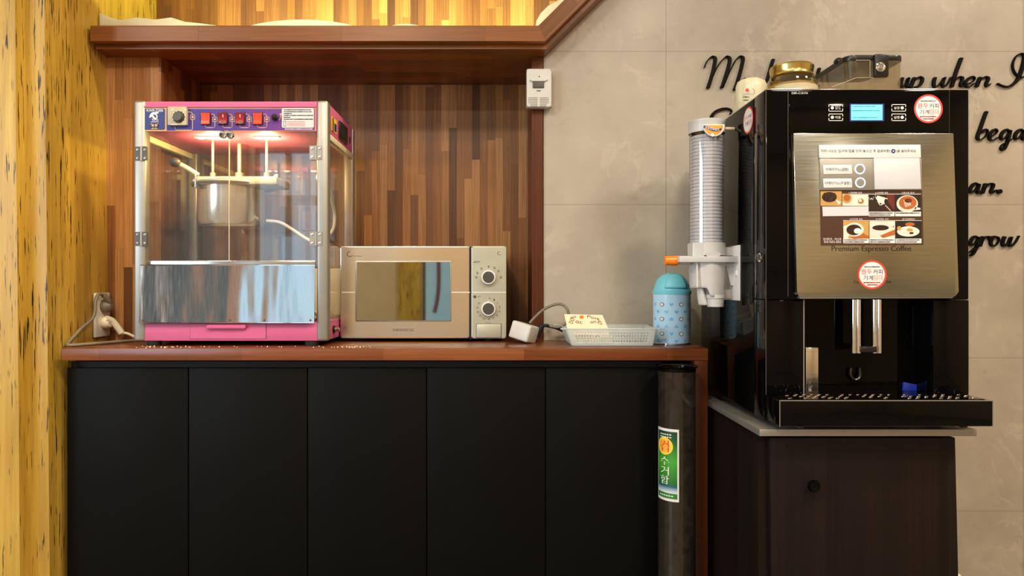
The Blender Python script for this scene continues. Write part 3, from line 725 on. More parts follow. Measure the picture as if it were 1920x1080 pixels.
m = MB().box(mx0, mx1, d, 1.569, zB, mz1, .003).box(mx0, bl, d, 1.569, SH+.012, zB-.0005, .002).box(br, mx1, d, 1.569, SH+.012, zB-.0005, .002).box(bl, br, d+.002, 1.569, SH+.012, zS, .001)
m.build('door_frame', 'gloss_black', em)
for a in (mx0+.04, mx1-.04):
    for b in (1.55, 1.92): MB().cyl((a, b, SH), (a, b, SH+.014), .016, seg=14).build('foot', 'rubber', em)
MB().box(mx0+.001, mx1-.001, d+.001, myb-.001, mz1-.0005, mz1+.0022, .001).build('top_trim', 'chrome', em)
ch = MB()
for xp in (1477.5, 1779.5): ch.rect(xp-.5, 169, xp+.5, 556, d+.0002, .0006)
ch.rect(1435.6, 169, 1436.6, 740, d+.0004, .0008)
ch.build('edge_trim', 'dark_grey', em)
fa = MB().rect(1478.5, 170.5, 1778.5, 252.5, d, .003, bev=.001).build('display_fascia', 'gloss_black', em)
df = d-.0032
m = MB(); ptext(m, 'DSK-C10-FA', 1484.5, 172.6, 1515, 176.4, df-.0003); m.build('model_number', 'white_ink', fa)
lc = MB().rect(1593, 194.5, 1657.5, 227.5, df, .0008).build('screen_frame', 'navy', em)
MB().rect(1595.5, 196.3, 1654.5, 225.4, df-.0008, .0006).build('screen', 'lcd', em)
m = MB()
for i, y in enumerate((199.5, 207.5, 220.5)): 
    dashes(m, 1598, y, (1641, 1648, 1645)[i], 1.3, df-.0015)
m.build('screen_text', plain('lcd_dark_pixel', lin(60, 140, 176), .4), LAST[0])
for (ax, ay, s_, onleft) in ((1553.5, 195.5, '모드', 1), (1553.5, 213.2, '이동', 1), (1671.5, 195.5, '설정', 0), (1671.5, 213.2, '실행', 0)):
    m = MB(); w, h = 27, 13.5
    for q_ in ((ax, ay, ax+w, ay+1.1), (ax, ay+h-1.1, ax+w, ay+h), (ax, ay, ax+1.1, ay+5), (ax, ay+8, ax+1.1, ay+h), (ax+w-1.1, ay, ax+w, ay+5), (ax+w-1.1, ay+8, ax+w, ay+h)): m.rect(*q_, df, .0004)
    cx_ = ax+7 if onleft else ax+20
    m.disc(cx_, ay+6.8, 3, df, .0004, n=20); tx = ax+12.5 if onleft else ax+4.5
    ptext(m, s_, tx, ay+4.2, tx+10.5, ay+9.4, df-.0004); m.build('touch_button', 'white_ink', em)
def round_sticker(cx_, cy_, r, dd, parent, fn=None):
    s_ = MB().disc(cx_, cy_, r, dd, .0005, n=48).build('round_sticker', 'red_ink', parent)
    MB().disc(cx_, cy_, r*.875, dd-.0005, .0003, n=48).build('sticker_face', 'label_white', s_)
    k = r/27; g = lambda m, t, a, b, c, e: ptext(m, t, cx_+a*k, cy_+b*k, cx_+c*k, cy_+e*k, dd-.0011)
    m = MB(); g(m, '커피', 2, -10, 20, -1); g(m, '기계', -16, 1.5, 2, 10.5); dashes(m, cx_-14*k, cy_-14.5*k, cx_+14*k, 1.4*k, dd-.0010); m.disc(cx_-14.5*k, cy_+15*k, 1.3*k, dd-.0009, .0002, n=10); m.build('sticker_text', 'ink', s_)
    m = MB(); g(m, '원두', -20, -11, 0, -1); dashes(m, cx_-12*k, cy_+14.5*k, cx_+15*k, 2.2*k, dd-.0010); dashes(m, cx_-9*k, cy_+18.8*k, cx_+10*k, 2*k, dd-.0010); m.build('sticker_text', 'red_ink', s_)
    m = MB(); g(m, '임대', 3, 0.5, 20, 10.5); m.build('sticker_text', 'pinkish_ink', s_)
    return s_
round_sticker(1740.5, 204, 27, df, em)
# steel front panel, standing proud of the door
dp = 1.48
sp = MB().px([(1480.5, 253.5), (1777, 253.5), (1787, 547), (1780, 556), (1490, 556), (1487, 547)], d-.0005, .0195, bev=.0015).build('front_panel', 'front_steel', em)
MB().px([(1487.5, 548.5), (1787, 547.5), (1779, 559), (1495, 560)], d-.004, .013, bev=.001).build('panel_lip', 'alu', em)
e = dp-.0002
def sk(y): return (y-254)/293*8
pl = MB().px([(1535.5, 298), (1726, 298), (1727, 357), (1537, 357)], e, .004, bev=.0008).build('button_plate', 'alu', em)
MB().px([(1533.8, 272.5), (1723.5, 272), (1724.5, 296.6), (1534.5, 297.2)], e, .005, bev=.0008).build('instruction_strip', 'label_white', em)
st = LAST[0]; q = e-.0055
m = MB(); ptext(m, '커피 나오는 입구에 컵을 먼저 놓으신 후 음료버튼(', 1539, 280, 1670, 286.5, q); ptext(m, ')을 눌러주세요.', 1680.5, 280, 1718.5, 286.5, q); m.build('strip_text', 'ink', st)
m = MB().disc(1675, 283.3, 4, q+.0003, .0003, n=24); m.build('button_mark', 'navy', st)
m = MB().disc(1675, 283.3, 1.5, q, .0003, n=12); m.build('button_mark', 'label_white', st)
q = e-.004
MB().px([(1637.5, 296.5), (1723.5, 296.5), (1726.5, 354.5), (1639.5, 355)], q, .0014, bev=.0004).build('blank_sticker', 'label_grey', em)
for ya, s_, cx_ in ((309.5, '아메리카노(설탕)', 1612), (335, '아메리카노(무설탕)', 1613)):
    l_ = MB().px([(1543, ya), (1596.5, ya-.3), (1597.5, ya+16.6), (1544, ya+17.2)], q, .001, bev=.0003).build('drink_label', 'label_white', em)
    m = MB(); ptext(m, s_, 1548 if len(s_) < 10 else 1546.5, ya+5, 1591 if len(s_) < 10 else 1594.5, ya+12, q-.0014); m.build('label_text', 'ink', l_)
    c = P(cx_, ya+7.6, q); b_ = MB().lathe(c, [(0, 0), (.0088, 0), (.0088, .0008), (0, .001)], 32, axis=(0, -1, 0)).build('drink_button', 'alu', em)
    MB().torus(c+Vector((0, -.0006, 0)), (0, 1, 0), .0099, .0012, seg=40).build('light_ring', 'blue_ring', b_)
# menu of coffee pictures
MENU = ['brown_print', 'label_white', 'coffee', 'crema', 'cup_print', 'tan_print', 'black_print', 'maroon_print', 'white_ink']
mc = MB().px([(1537, 357.5), (1728.5, 357), (1731, 459.5), (1539, 460.5)], e, .0012).build('menu_card', 'brown_print', em)
q = e-.0012
def cell(x0, y0, x1, y1, bg, draw, title=None, tx=None, cap=0, capx=None):
    m = MB().rect(x0, y0, x1, y1, q, .0004, bg); draw(m, q-.0004)
    if title: m.line([(x0, y0-1), (x1, y0-1)], .8, q, .0004, 8); ptext(m, title, x0+12, y0-5.4, x1-12, y0-2, q-.0004, 8)
    if cap:
        m.rect(x0, y1, x1, y1+8.5, q, .0004, 1); 
        for i in range(cap): dashes(m, x0+2, y1+2.4+i*3.6, x1-(3 if i == 0 else 8), 1.7, q-.0005, 6)
    m.build('menu_picture', MENU, mc)
rnd = random.Random(3)
def beans(m, z):
    m.px([(1538.5, 383), (1577, 381), (1577, 386), (1538.5, 386)], z, .0003, 5); m.disc(1555, 369.5, 14, z, .0003, 2, 9.5)
    m.px([(1566, 374), (1577, 379), (1572, 384)], z-.0003, .0002, 4)
    for i in range(40): m.disc(1555+rnd.uniform(-11, 11), 369+rnd.uniform(-7, 7), 1.1, z-.0003, .0002, rnd.choice((6, 7, 2)), n=6)
cell(1538.5, 358.5, 1578, 386, 5, beans)
def two(m, z):
    m.disc(1588, 372, 9, z, .0003, 5); m.disc(1588, 371, 6, z-.0003, .0002, 3); m.disc(1614, 377, 9, z, .0003, 4); m.disc(1614, 377, 5.5, z-.0003, .0002, 3, 5); m.disc(1613, 376, 3, z-.0005, .0002, 4)
cell(1579.5, 365, 1628, 386, 4, two, '1.치매예방 효과')
def pour(m, z):
    for i in range(26): m.disc(1629.5+rnd.uniform(0, 15), 366+rnd.uniform(0, 9), 1.3, z, .0002, rnd.choice((4, 6)), n=6)
    m.px([(1645, 366.5), (1664, 372), (1660, 383), (1648, 380), (1642, 372)], z-.0002, .0003, 4); m.disc(1661, 378, 3, z-.0005, .0002, 6, 5.5)
    m.line([(1646, 378), (1650, 385), (1656, 382)], 1.6, z-.0002, .0003, 4)
    for i in range(9): m.disc(1660+i*1.2, 385+i*1.25, 1.1, z, .0003, 4 if i % 2 else 3, n=6)
    m.px([(1662, 365.5), (1676.5, 365.5), (1676.5, 394), (1666, 380)], z+.0001, .0002, 7)
cell(1629, 365, 1677, 397, 2, pour, '2.간암예방 효과', cap=2)
def latte(m, z):
    m.disc(1701, 382, 20, z, .0002, 4, 16); m.px([(1716, 388), (1725.5, 390), (1725.5, 393), (1714, 394)], z, .0002, 4); m.disc(1702, 380, 16.5, z-.0002, .0002, 3, 12.5)
    for i in range(5): m.line([(1695+i*2.6, 376+i*.8), (1698+i*2.4, 388-i*.9)], 1.2, z-.0004, .0002, 4)
    m.disc(1703, 376, 7, z-.0004, .0002, 7, 4)
cell(1678.5, 365, 1726.5, 397, 6, latte, '3.항산화 효과', cap=1)
MB().px([(1541.5, 387.5), (1628, 386.8), (1628, 404.5), (1542.5, 405.5)], q, .0012).build('blank_sticker', 'label_grey', mc)
m = MB(); ptext(m, '임대문의 - 에스피', 1543.5, 446, 1577, 450.5, q-.0003); ptext(m, '010-7653-3053', 1545, 451.3, 1577, 455.6, q-.0003); m.build('phone_text', 'white_ink', mc)
def blackc(m, z):
    m.px([(1581.5, 424), (1597, 420), (1590, 448), (1581.5, 448)], z, .0002, 4); m.disc(1602, 430.5, 17.5, z-.0001, .0002, 4, 13); m.disc(1601, 431, 14, z-.0003, .0002, 2, 10); m.disc(1608, 433, 7, z-.0005, .0002, 8, 5.2)
    m.px([(1595, 445), (1618, 437), (1629, 443), (1629, 447), (1600, 448)], z, .0002, 3)
cell(1581, 414.5, 1629, 447.5, 5, blackc, '4.다이어트 효과', cap=2)
def blackb(m, z):
    m.px([(1633, 426), (1669, 426), (1664, 441), (1651, 446), (1638, 441)], z, .0002, 4); m.disc(1651, 426, 18, z-.0002, .0002, 4, 7); m.disc(1651, 427, 15.5, z-.0004, .0002, 2, 5)
    m.px([(1650, 442), (1678, 430), (1678, 440), (1656, 446)], z-.0003, .0002, 3); m.line([(1668, 423), (1675, 425), (1670, 432)], 2, z, .0002, 4)
cell(1630.3, 414.5, 1678, 447.5, 4, blackb, '5.스트레스 효과', cap=2)
def sau(m, z):
    m.disc(1703, 434, 21, z, .0002, 4, 9.5); m.disc(1703, 431, 14, z-.0002, .0002, 4, 7); m.disc(1706, 431, 6, z-.0004, .0002, 5, 3); m.disc(1709, 437, 4, z-.0004, .0002, 6, 2); m.disc(1706, 420.5, 9, z, .0002, 3, 3.5); m.disc(1686, 428, 4, z-.0003, .0002, 5)
cell(1679.3, 414.5, 1727.5, 447.5, 6, sau, '6.암 성인병예방효과', cap=2)
m = MB(); ptext(m, 'Premium Espresso Coffee', 1559.5, 460.8, 1709, 473.8, e-.0004); m.build('panel_lettering', 'ink', sp); m = MB(); ptext(m, 'Co', 1601, 526, 1610, 531.5, e-.0004); m.build('panel_lettering', 'ink', sp); m = MB(); ptext(m, 'ne', 1663, 527, 1671.5, 531.5, e-.0004); m.build('panel_lettering', 'ink', sp)
round_sticker(1635, 515, 27.3, e, em)
# dispensing bay
MB().box(bl, br, 1.5690, 1.571, zS, zB).build('bay_back', 'gloss_black', em)
for xa in (1600.5, 1609.5, 1639.5, 1648.5):
    a = P(xa, 560, 1.53); MB().cyl((a.x, 1.53, Z(662, 1.53)), (a.x, 1.53, zB+.002), .0052, seg=16).build('nozzle_tube', 'chrome', em)
MB().box(X(1611, 1.53), X(1640, 1.53), 1.52, 1.54, Z(660, 1.53), Z(649, 1.53), .002).build('nozzle_block', 'black_plastic', em)
MB().tube([P(1596, 690, 1.562), P(1595, 703, 1.560), P(1603, 712, 1.558), P(1612, 707, 1.560), P(1612, 690, 1.562)], .003, 8).build('hook', 'black_plastic', em)
MB().box(X(1509, 1.55), X(1533, 1.55), 1.545, 1.568, zS, Z(651, 1.55), .002).build('side_post', 'steel', em)
MB().rect(1506, 562, 1508, 738, d-.0002, .001).build('bay_trim', 'alu', em)
m = MB().px([(1692, 716), (1746, 726), (1747, 738), (1690, 737)], 1.566, .006, bev=.001); m.build('bay_blue_glow', plain('painted_blue_glow', lin(30, 44, 130), .2, emit=lin(50, 80, 220), estr=.05), em)  # reflected blue glow put in as a faintly emissive plate
lamp('bay_fill_spot', 'SPOT', (X(1720, 1.54), 1.53, zS+.09), .012, (.25, .4, 1), .01, parent=em)  # added blue spot without a fixture, tints the bay and grill
# drip tray
td = 1.4286; tx1 = X(1862, td)
ty0, ty1 = Z(800, td), Z(751, td)
MB().box(mx0+.0005, tx1, td, d-.001, ty0, ty1, .003).build('drip_tray', 'gloss_black', em); tr = LAST[0]
m = MB().box(mx0+.001, tx1, td-.0006, td+.002, ty1-.0012, ty1+.0006); m.box(tx1-.0012, tx1+.0004, td-.0006, td+.001, ty0, ty1); m.box(mx0+.0005, mx0+.002, td-.0005, td+.0005, ty0, ty1); m.build('tray_edge', 'alu', tr)
m = MB().box(mx0+.012, tx1-.012, td+.008, d-.003, ty1, ty1+.0016); m.box(bl+.003, br-.003, d-.003, 1.566, zS, zS+.0016)
gm = m.build('drip_grill', 'gloss_black', tr)
m = MB()
for r_ in range(5):
    for i in range(24):
        if random.random() < .5: continue
        xx = mx0+.03+i*(tx1-mx0-.06)/23+(.009 if r_ % 2 else 0); yy = td+.018+r_*.0115
        if yy < d-.006: m.box(xx-.0055, xx+.0055, yy-.0018, yy+.0018, ty1+.0012, ty1+.0030, .0008, mat=Matrix.Translation((xx, yy, 0)) @ Matrix.Rotation(.5, 4, 'Z') @ Matrix.Translation((-xx, -yy, 0)))
m.build('grill_slots', 'chrome', gm)
for a in (1503, 1812): MB().box(X(a-5, td), X(a+5, td), td+.004, td+.02, ty0-.004, ty0+.001, .001).build('tray_tab', 'black_plastic', tr)
# left hand face of the machine
sy = mx0*F/(1403-CX); sz = Z(225.5, sy)
m = lambda r_, th: MB().lathe((mx0, sy, sz), [(0, 0), (r_, 0), (r_, th), (0, th)], 48, axis=(-1, 0, 0))
ss = m(.0315, .0006).build('round_sticker', 'red_ink', em); m(.0275, .0010).build('sticker_face', 'label_white', ss)
def lefttext(body, a0, a1, b0, b1, mt):
    mb = add_text(MB(), body, lambda u, v: Vector((mx0-.0013, sy-(a0+(a1-a0)*u)*.0315/27, sz-(b1+(b0-b1)*v)*.0315/27))); mb.build('sticker_text', mt, ss)
lefttext('커피', 2, 20, -10, -1, 'ink'); lefttext('기계', -16, 2, 1.5, 10.5, 'ink'); lefttext('원두', -20, 0, -11, -1, 'pinkish_ink'); lefttext('임대', 3, 20, .5, 10.5, 'pinkish_ink')
ky = mx0*F/(1426-CX)
lk = MB().lathe((mx0, ky, Z(483, ky)), [(0, 0), (.0105, 0), (.0105, .003), (.008, .0035), (.008, .002), (0, .002)], 24, axis=(-1, 0, 0)).build('key_lock', 'chrome', em)
MB().lathe((mx0-.0018, ky, Z(483, ky)), [(0, 0), (.006, 0), (.0055, .002), (0, .002)], 20, axis=(-1, 0, 0)).build('lock_core', 'black_plastic', lk)
# bean hopper
hd = 1.62; hx0, hx1 = X(1588, hd), X(1697, hd); hy1 = 1.80; ht = Z(103, hd)
hp = thing('bean_hopper', 'smoky clear bean hopper with black lid and lock on the coffee machine', 'hopper', ((hx0+hx1)/2, 1.7, mz1+.0022))
foot = lambda g: rr(hx0-g, hd-g, hx1+g, hy1+g, .022+g, 6)
MB()._prism([Vector((x*.985+.015*(hx0+hx1)/2, y, mz1+.0024)) for x, y in foot(-.002)], [Vector((x, y, ht-.012)) for x, y in foot(-.001)]).build('tub', 'smoke_tub', hp)
MB().xy(foot(.001), ht-.0125, ht+.0005, bev=.002).build('lid', 'black_plastic', hp)
MB().rect(1637, 103, 1663, 146, hd-.001, .008, r=3, bev=.0015).build('lock_plate', 'black_plastic', hp)
c = P(1650, 126, hd-.009)
MB().lathe(c, [(0, 0), (.0115, 0), (.0115, .003), (.009, .004), (.007, .002), (0, .002)], 28, axis=(0, -1, 0)).build('lock', 'chrome', hp)
MB().lathe(c+Vector((0, -.002, 0)), [(0, 0), (.005, 0), (.0045, .003), (0, .003)], 20, axis=(0, -1, 0)).build('lock_core', 'steel', LAST[0])
m = MB().line([(1605, 113), (1631, 113), (1631, 145.5), (1605, 146), (1560, 163)], .9, hd-.0003, .0006); m.line([(1632, 146), (1661, 145)], .9, hd-.0003, .0006); m.build('tub_outline', 'warm_grey', hp)
MB().ball((hx0+.004, hd+.05, ht), .012, (.8, 1.2, .8)).build('lid_catch', 'black_plastic', hp)
# jar with gold lid, cup sleeve
jd = 1.66; jx = X(1484, jd); jr = .058
jar = thing('glass_jar', 'glass jar with gold lid lying low on the machine beside the bean hopper', 'jar', (jx, jd, mz1+.0022))
jt = Z(126, jd); jm = mz1+.0024
MB().lathe((jx, jd, jm), [(0, 0), (jr*.93, 0), (jr, .004), (jr, jt-jm-.044), (jr*.92, jt-jm-.031), (jr*.80, jt-jm-.027), (jr*.80, jt-jm-.006), (0, jt-jm-.006)], 40).build('jar_body', 'jar_glass', jar)
MB().lathe((jx, jd, jm), [(0, .003), (jr*.9, .003), (jr*.95, .006), (jr*.95, jt-jm-.048), (0, jt-jm-.046)], 40).build('contents', 'powder', jar)
MB().lathe((jx, jd, jt-.026), [(jr*.80, 0), (jr*.87, .001), (jr*.83, .006), (jr*.85, .012), (jr*.86, .016), (jr*.88, .022), (jr*.84, .026), (0, .0255)], 40).build('lid', 'gold_lid', jar)
m = MB().grid(lambda u, v: Vector((jx+(jr+.0006)*math.sin(-1.1+2.2*u), jd-(jr+.0006)*math.cos(-1.1+2.2*u), jm+.004+v*(jt-jm-.058))), 16, 1); m.build('jar_label', 'warm_grey', jar, solid=.0004)
m = MB().grid(lambda u, v: Vector((jx+(jr+.0012)*math.sin(-.3+.9*u), jd-(jr+.0012)*math.cos(-.3+.9*u), jm+.004+v*.016)), 8, 1); m.build('label_print', 'black_print', LAST[0], solid=.0004)
ud = 1.80; ux = X(1408, ud)
cs = thing('cup_sleeve_bag', 'cream plastic bag of stacked paper cups on the rear edge of the machine', 'bag', (ux, ud, mz1+.0022))
ut = Z(147, ud); h_ = ut-mz1-.003
def bagf(u, v):
    a = 2*PI*u; pr = [(.0, 1.0), (.5, 1.0), (.8, .94), (.92, .8), (.98, .5), (1.0, .22)]
    t = v; i = max(j for j in range(len(pr)) if pr[j][0] <= t+1e-9); i = min(i, len(pr)-2); f = (t-pr[i][0])/(pr[i+1][0]-pr[i][0])
    r_ = .041*(pr[i][1]+(pr[i+1][1]-pr[i][1])*f)*(1+.035*math.sin(7*a+5*v)*(v > .4)+.02*math.sin(13*a))
    return Vector((ux+r_*math.cos(a), ud+r_*math.sin(a), mz1+.003+h_*v))
MB().grid(bagf, 48, 24).build('film', 'bag_film', cs)
MB().lathe((ux, ud, mz1+.003), [(0, 0), (.033, 0), (.033, h_*.80), (.026, h_*.9), (0, h_*.91)], 32).build('paper_cups', 'paper_cup', cs)
MB().disc(1401, 169, 3.2, ud-.043, .0006).build('red_dot', 'red_ink', cs)
m = MB().line([(1408+7*math.cos(a*.35-1.2), 172+6*math.sin(a*.35-1.2)) for a in range(7)], .8, ud-.043, .0004); m.line([(1393, 177), (1411, 176)], .7, ud-.043, .0004); dashes(m, 1394, 182, 1404, 2.4, ud-.043); dashes(m, 1394, 188, 1403, 2.4, ud-.043); m.build('bag_print', 'cable_grey', cs)

# ================================================================ CUP DISPENSER on the machine's side
cd = 1.71; cx_ = X(1325, cd); R = .0425
dz1 = Z(229, cd); dz0 = Z(456, cd)
cdp = thing('cup_dispenser', 'clear tube paper cup dispenser with orange knob mounted on the coffee machine', 'cup dispenser', (cx_, cd, Z(575, cd)))
MB().lathe((cx_, cd, dz0), [(R, 0), (R, dz1-dz0-.02), (R-.0015, dz1-dz0-.02), (R-.0015, 0)], 48, close=True).build('clear_tube', 'clear_tube', cdp)
MB().lathe((cx_, cd, dz1-.030), [(R+.0002, 0), (R+.0022, 0), (R+.0022, .024), (R+.0032, .026), (R+.0032, .030), (R*.5, .0325), (0, .0325), (0, .031), (R-.001, .028)], 48).build('cap', 'grey_plastic', cdp)
bg = MB().disc(1338, 236, 20, cd-R-.006, .003, n=32, a0=-.12, a1=PI+.12).build('badge', 'label_white', cdp)
MB().disc(1338, 236, 17.5, cd-R-.009, .0005, n=32, a0=-.06, a1=PI+.06).build('badge_face', plain('amber_print', lin(232, 158, 40), .4), bg)
m = MB().px([(1319, 236), (1321, 235), (1330, 238), (1340, 241.5), (1350, 241), (1353, 239.5), (1352, 244), (1346, 246.5), (1336, 246), (1326, 241.5), (1320, 240)], cd-R-.0096, .0004); m.build('badge_ribbon', 'navy', bg)
m = MB(); 
for i, w_ in enumerate((3.4, 3.2, 3.4, 3.2, 3.4, 3.4)):
    xx = 1322.5+i*4.5; yy = 238.6+min(i, 4)*1.1
    m.line([(xx, yy-1.4), (xx+w_, yy-1.2)], .9, cd-R-.0100, .0003); m.line([(xx+.4, yy+1.3), (xx+w_, yy+1.5)], .9, cd-R-.0100, .0003); m.line([(xx+w_*.5, yy-1.4), (xx+w_*.4, yy+1.4)], .9, cd-R-.0100, .0003)
m.disc(1336, 253, 3.5, cd-R-.0096, .0003, n=5); m.build('badge_print', 'white_ink', bg)
MB().cyl((cx_+R, cd-.01, Z(243, cd)), (mx0-.0004, cd-.01, Z(243, cd)), .004, seg=10).build('tube_stay', 'cream', cdp)
# body
zA, zP = Z(456, cd), Z(480, cd)
MB().lathe((cx_, cd, zP), [(R+.0028, 0), (R+.0028, zA-zP-.001), (R+.001, zA-zP), (R-.002, zA-zP), (R-.002, 0)], 48, close=True).build('collar', 'grey_plastic', cdp)
MB().xy([(cx_-R-.003, cd+.008), (cx_-R-.003, cd-R*.86), (cx_-R*.92, cd-R*.96), (cx_-R*.45, cd-R*.96)]+[(cx_+(R+.0005)*math.cos(a), cd+(R+.0005)*math.sin(a)) for a in [PI+1.08-1.2*i/10 for i in range(11)]], zP-.004, zA-.001).build('collar_block', 'grey_plastic', cdp)
MB().disc(1336, 477, 14, cd-R+.001, .006, ry=5.5).build('collar_pad', 'grey_plastic', cdp)
zq0, zq1 = Z(492, cd-.03), Z(481, cd-.03)
MB().xy([(X(1270, cd-.03), cd-R-.008), (X(1384, cd-.03), cd-R-.008), (X(1384, cd-.03), cd+.03), (cx_+R+.001, cd+.03)]+[(cx_+(R+.001)*math.cos(a), cd+(R+.001)*math.sin(a)) for a in [-PI*i/16 for i in range(17)]]+[(cx_-R-.001, cd+.03), (X(1270, cd-.03), cd+.03)], zq0, zq1, bev=.0008).build('cross_plate', 'grey_plastic', cdp)
MB().cyl((X(1271, 1.69), 1.69, Z(488, 1.69)), (cx_-R-.006, 1.69, Z(488, 1.69)), .011, seg=20).build('knob_sleeve', 'grey_plastic', cdp)
MB().cyl((X(1246, 1.69), 1.69, Z(489, 1.69)), (X(1271, 1.69), 1.69, Z(489, 1.69)), .0115, .0125, seg=28, bev=.002).build('release_knob', 'orange', cdp)
zl = [Z(540, cd), Z(556, cd)]
def low(u, v):
    a = 2*PI*u; c_, s_ = math.cos(a), math.sin(a)
    t = min(1, max(0, (c_+.28)/.26)); t = t*t*(3-2*t); zbot = zl[0]+(zl[1]-zl[0])*t
    r_ = R+.0022-.006*v
    return Vector((cx_+r_*c_, cd+r_*s_, zP-.006+(zbot-zP+.006)*v))
MB().grid(low, 64, 14).build('lower_body', 'grey_plastic', cdp, solid=.003)
MB().px([(1305.2, 493), (1307.2, 493), (1307.6, 539), (1305.6, 539)], cd-R*.88, .004).build('edge_rib', 'label_white', cdp)
MB().lathe((X(1341, cd-.018), cd-.018, Z(575, cd-.018)), [(.0195, 0), (.0212, .020), (.0232, .021), (.0232, .03), (.0215, .03), (.0180, 0)], 32, close=True).build('spout', 'grey_plastic', cdp)
def chute(u, v): return Vector((X(1306+3*v*v+7*v*u*.3+u*18-4*u*(1-v), cd-.01)+0, cd-.014-.012*math.sin(PI*u), Z(539+33*v, cd-.01)))
MB().grid(chute, 10, 10).build('chute', 'grey_plastic', cdp, solid=.002)
bkx = mx0-.004
MB().box(bkx, mx0-.0003, 1.655, 1.765, Z(563, 1.70), Z(461, 1.70), .0015).build('wall_bracket', 'label_white', cdp)
MB().box(cx_+R+.001, bkx+.001, 1.70, 1.745, Z(480, cd), Z(464, cd), .002).build('bracket_arm', 'grey_plastic', cdp)
MB().box(cx_+R-.006, bkx+.001, 1.715, 1.74, Z(560, cd), Z(543, cd), .002).build('bracket_arm', 'grey_plastic', cdp)
MB().xz([(cx_+R*.96, Z(494, cd)), (bkx, Z(494, cd)), (bkx, Z(535, cd)), (bkx-.006, Z(535, cd))], 1.695, 1.70).build('bracket_web', 'grey_plastic', cdp)
MB().ball((mx0-.0046, 1.672, Z(513, 1.672)), .007, (.6, 1, 1.2)).build('thumb_screw', 'label_white', cdp)
# cups inside
n = 32; step = (Z(252, cd)-Z(458, cd))/n; me = None
for i in range(n):
    z_ = Z(458, cd)+i*step
    if me is None:
        c = MB().lathe((0, 0, 0), [(.0262, -.062), (.0375, -.0062), (.0396, -.0055), (.0402, -.003), (.0402, .0006), (.0394, .0018), (.0384, .0016), (.0376, -.003), (.0254, -.0615), (0, -.0605), (0, -.061), (.0262, -.062)], 32).build('paper_cup', 'paper_cup'); me = c
        c.location = (cx_, cd, z_)
    else:
        c = me.copy(); COL.objects.link(c); c.location = (cx_, cd, z_)
    tag(c, 'white paper cup stacked with others inside the clear dispenser tube', 'paper cup', 'paper cups stacked in the dispenser')

# ================================================================ ON THE COUNTER
# swing-top tin
bd = 1.963; bx_ = X(1259.5, bd); br_ = .0528
tin = thing('swing_top_bin', 'small light blue tin bin with domed teal swing lid at the counter end', 'bin', (bx_, bd, CT))
zl_ = Z(549, bd)
MB().lathe((bx_, bd, CT), [(0, 0), (br_-.001, 0), (br_, .002), (br_, zl_-CT-.002), (br_-.002, zl_-CT), (0, zl_-CT)], 48).build('can', 'tin_blue', tin); can = LAST[0]
MB().lathe((bx_, bd, CT+.0005), [(br_, 0), (br_+.0012, .001), (br_+.0012, .004), (br_, .005)], 48).build('base_rim', 'chrome', can)
zr = Z(549, bd); hz = Z(511.5, bd)-zr
dome = [(br_+.001, -.004), (br_+.0018, .0), (br_+.0018, .006), (br_-.001, .0075)]
for i in range(1, 11):
    a = PI/2*i/10; dome.append((max(0, (br_-.003)*math.cos(a)**.85), .0075+(hz-.0075)*math.sin(a)))
MB().lathe((bx_, bd, zr), [(0, -.004)]+dome, 48).build('lid', 'teal', tin); lid = LAST[0]
def flap(u, v):
    a = -.52+1.04*u+.22*(u-.5)*(1-v); e_ = .12+v*1.02; r_ = (br_-.003)*math.cos(e_)**.85+.0036
    return Vector((bx_+r_*math.sin(a), bd-r_*math.cos(a), zr+.0075+(hz-.0075)*math.sin(e_)+.0006))
MB().grid(flap, 14, 14).build('swing_flap', 'teal', lid, solid=.0022)
def onc(u, z, r=br_+.0004): return Vector((bx_+r*math.sin(u/br_), bd-r*math.cos(u/br_), z))
def curved(pts, r=br_+.0004):                        # small print wrapped round the can: fan of an outline
    mb = MB(); return mb
hm = MB()
zs = [CT+.012+i*.0205 for i in range(8)]
for i, z_ in enumerate(zs):
    for j in range(-3, 4):
        u = (j+(.5 if i % 2 else 0))*.0275
        if abs(u) > .078: continue
        if z_ > zl_-.012: continue
        if (i+j) % 2 == 0 or i % 2 == 0:
            s_ = .0058*(1 if i % 4 < 2 else -1); n = 20
            pts = [(s_*(16*math.sin(t)**3)/16, s_*(13*math.cos(t)-5*math.cos(2*t)-2*math.cos(3*t)-math.cos(4*t))/15) for t in [2*PI*q/n for q in range(n)]]
            vs = [hm.b.verts.new(onc(u+a, z_+b)) for a, b in pts]; hm.b.faces.new(vs)
        else:
            for mb, R0, rr_, mi_ in ((hm, .0066, .0004, 1), (hm, .0048, .0007, 2)):
                vs = [mb.b.verts.new(onc(u+R0*math.cos(2*PI*q/18), z_+R0*.85*math.sin(2*PI*q/18), br_+rr_)) for q in range(18)]; mb.b.faces.new(vs).material_index = mi_
hm.build('printed_pattern', ['heart_blue', 'navy', 'cup_print'], can)
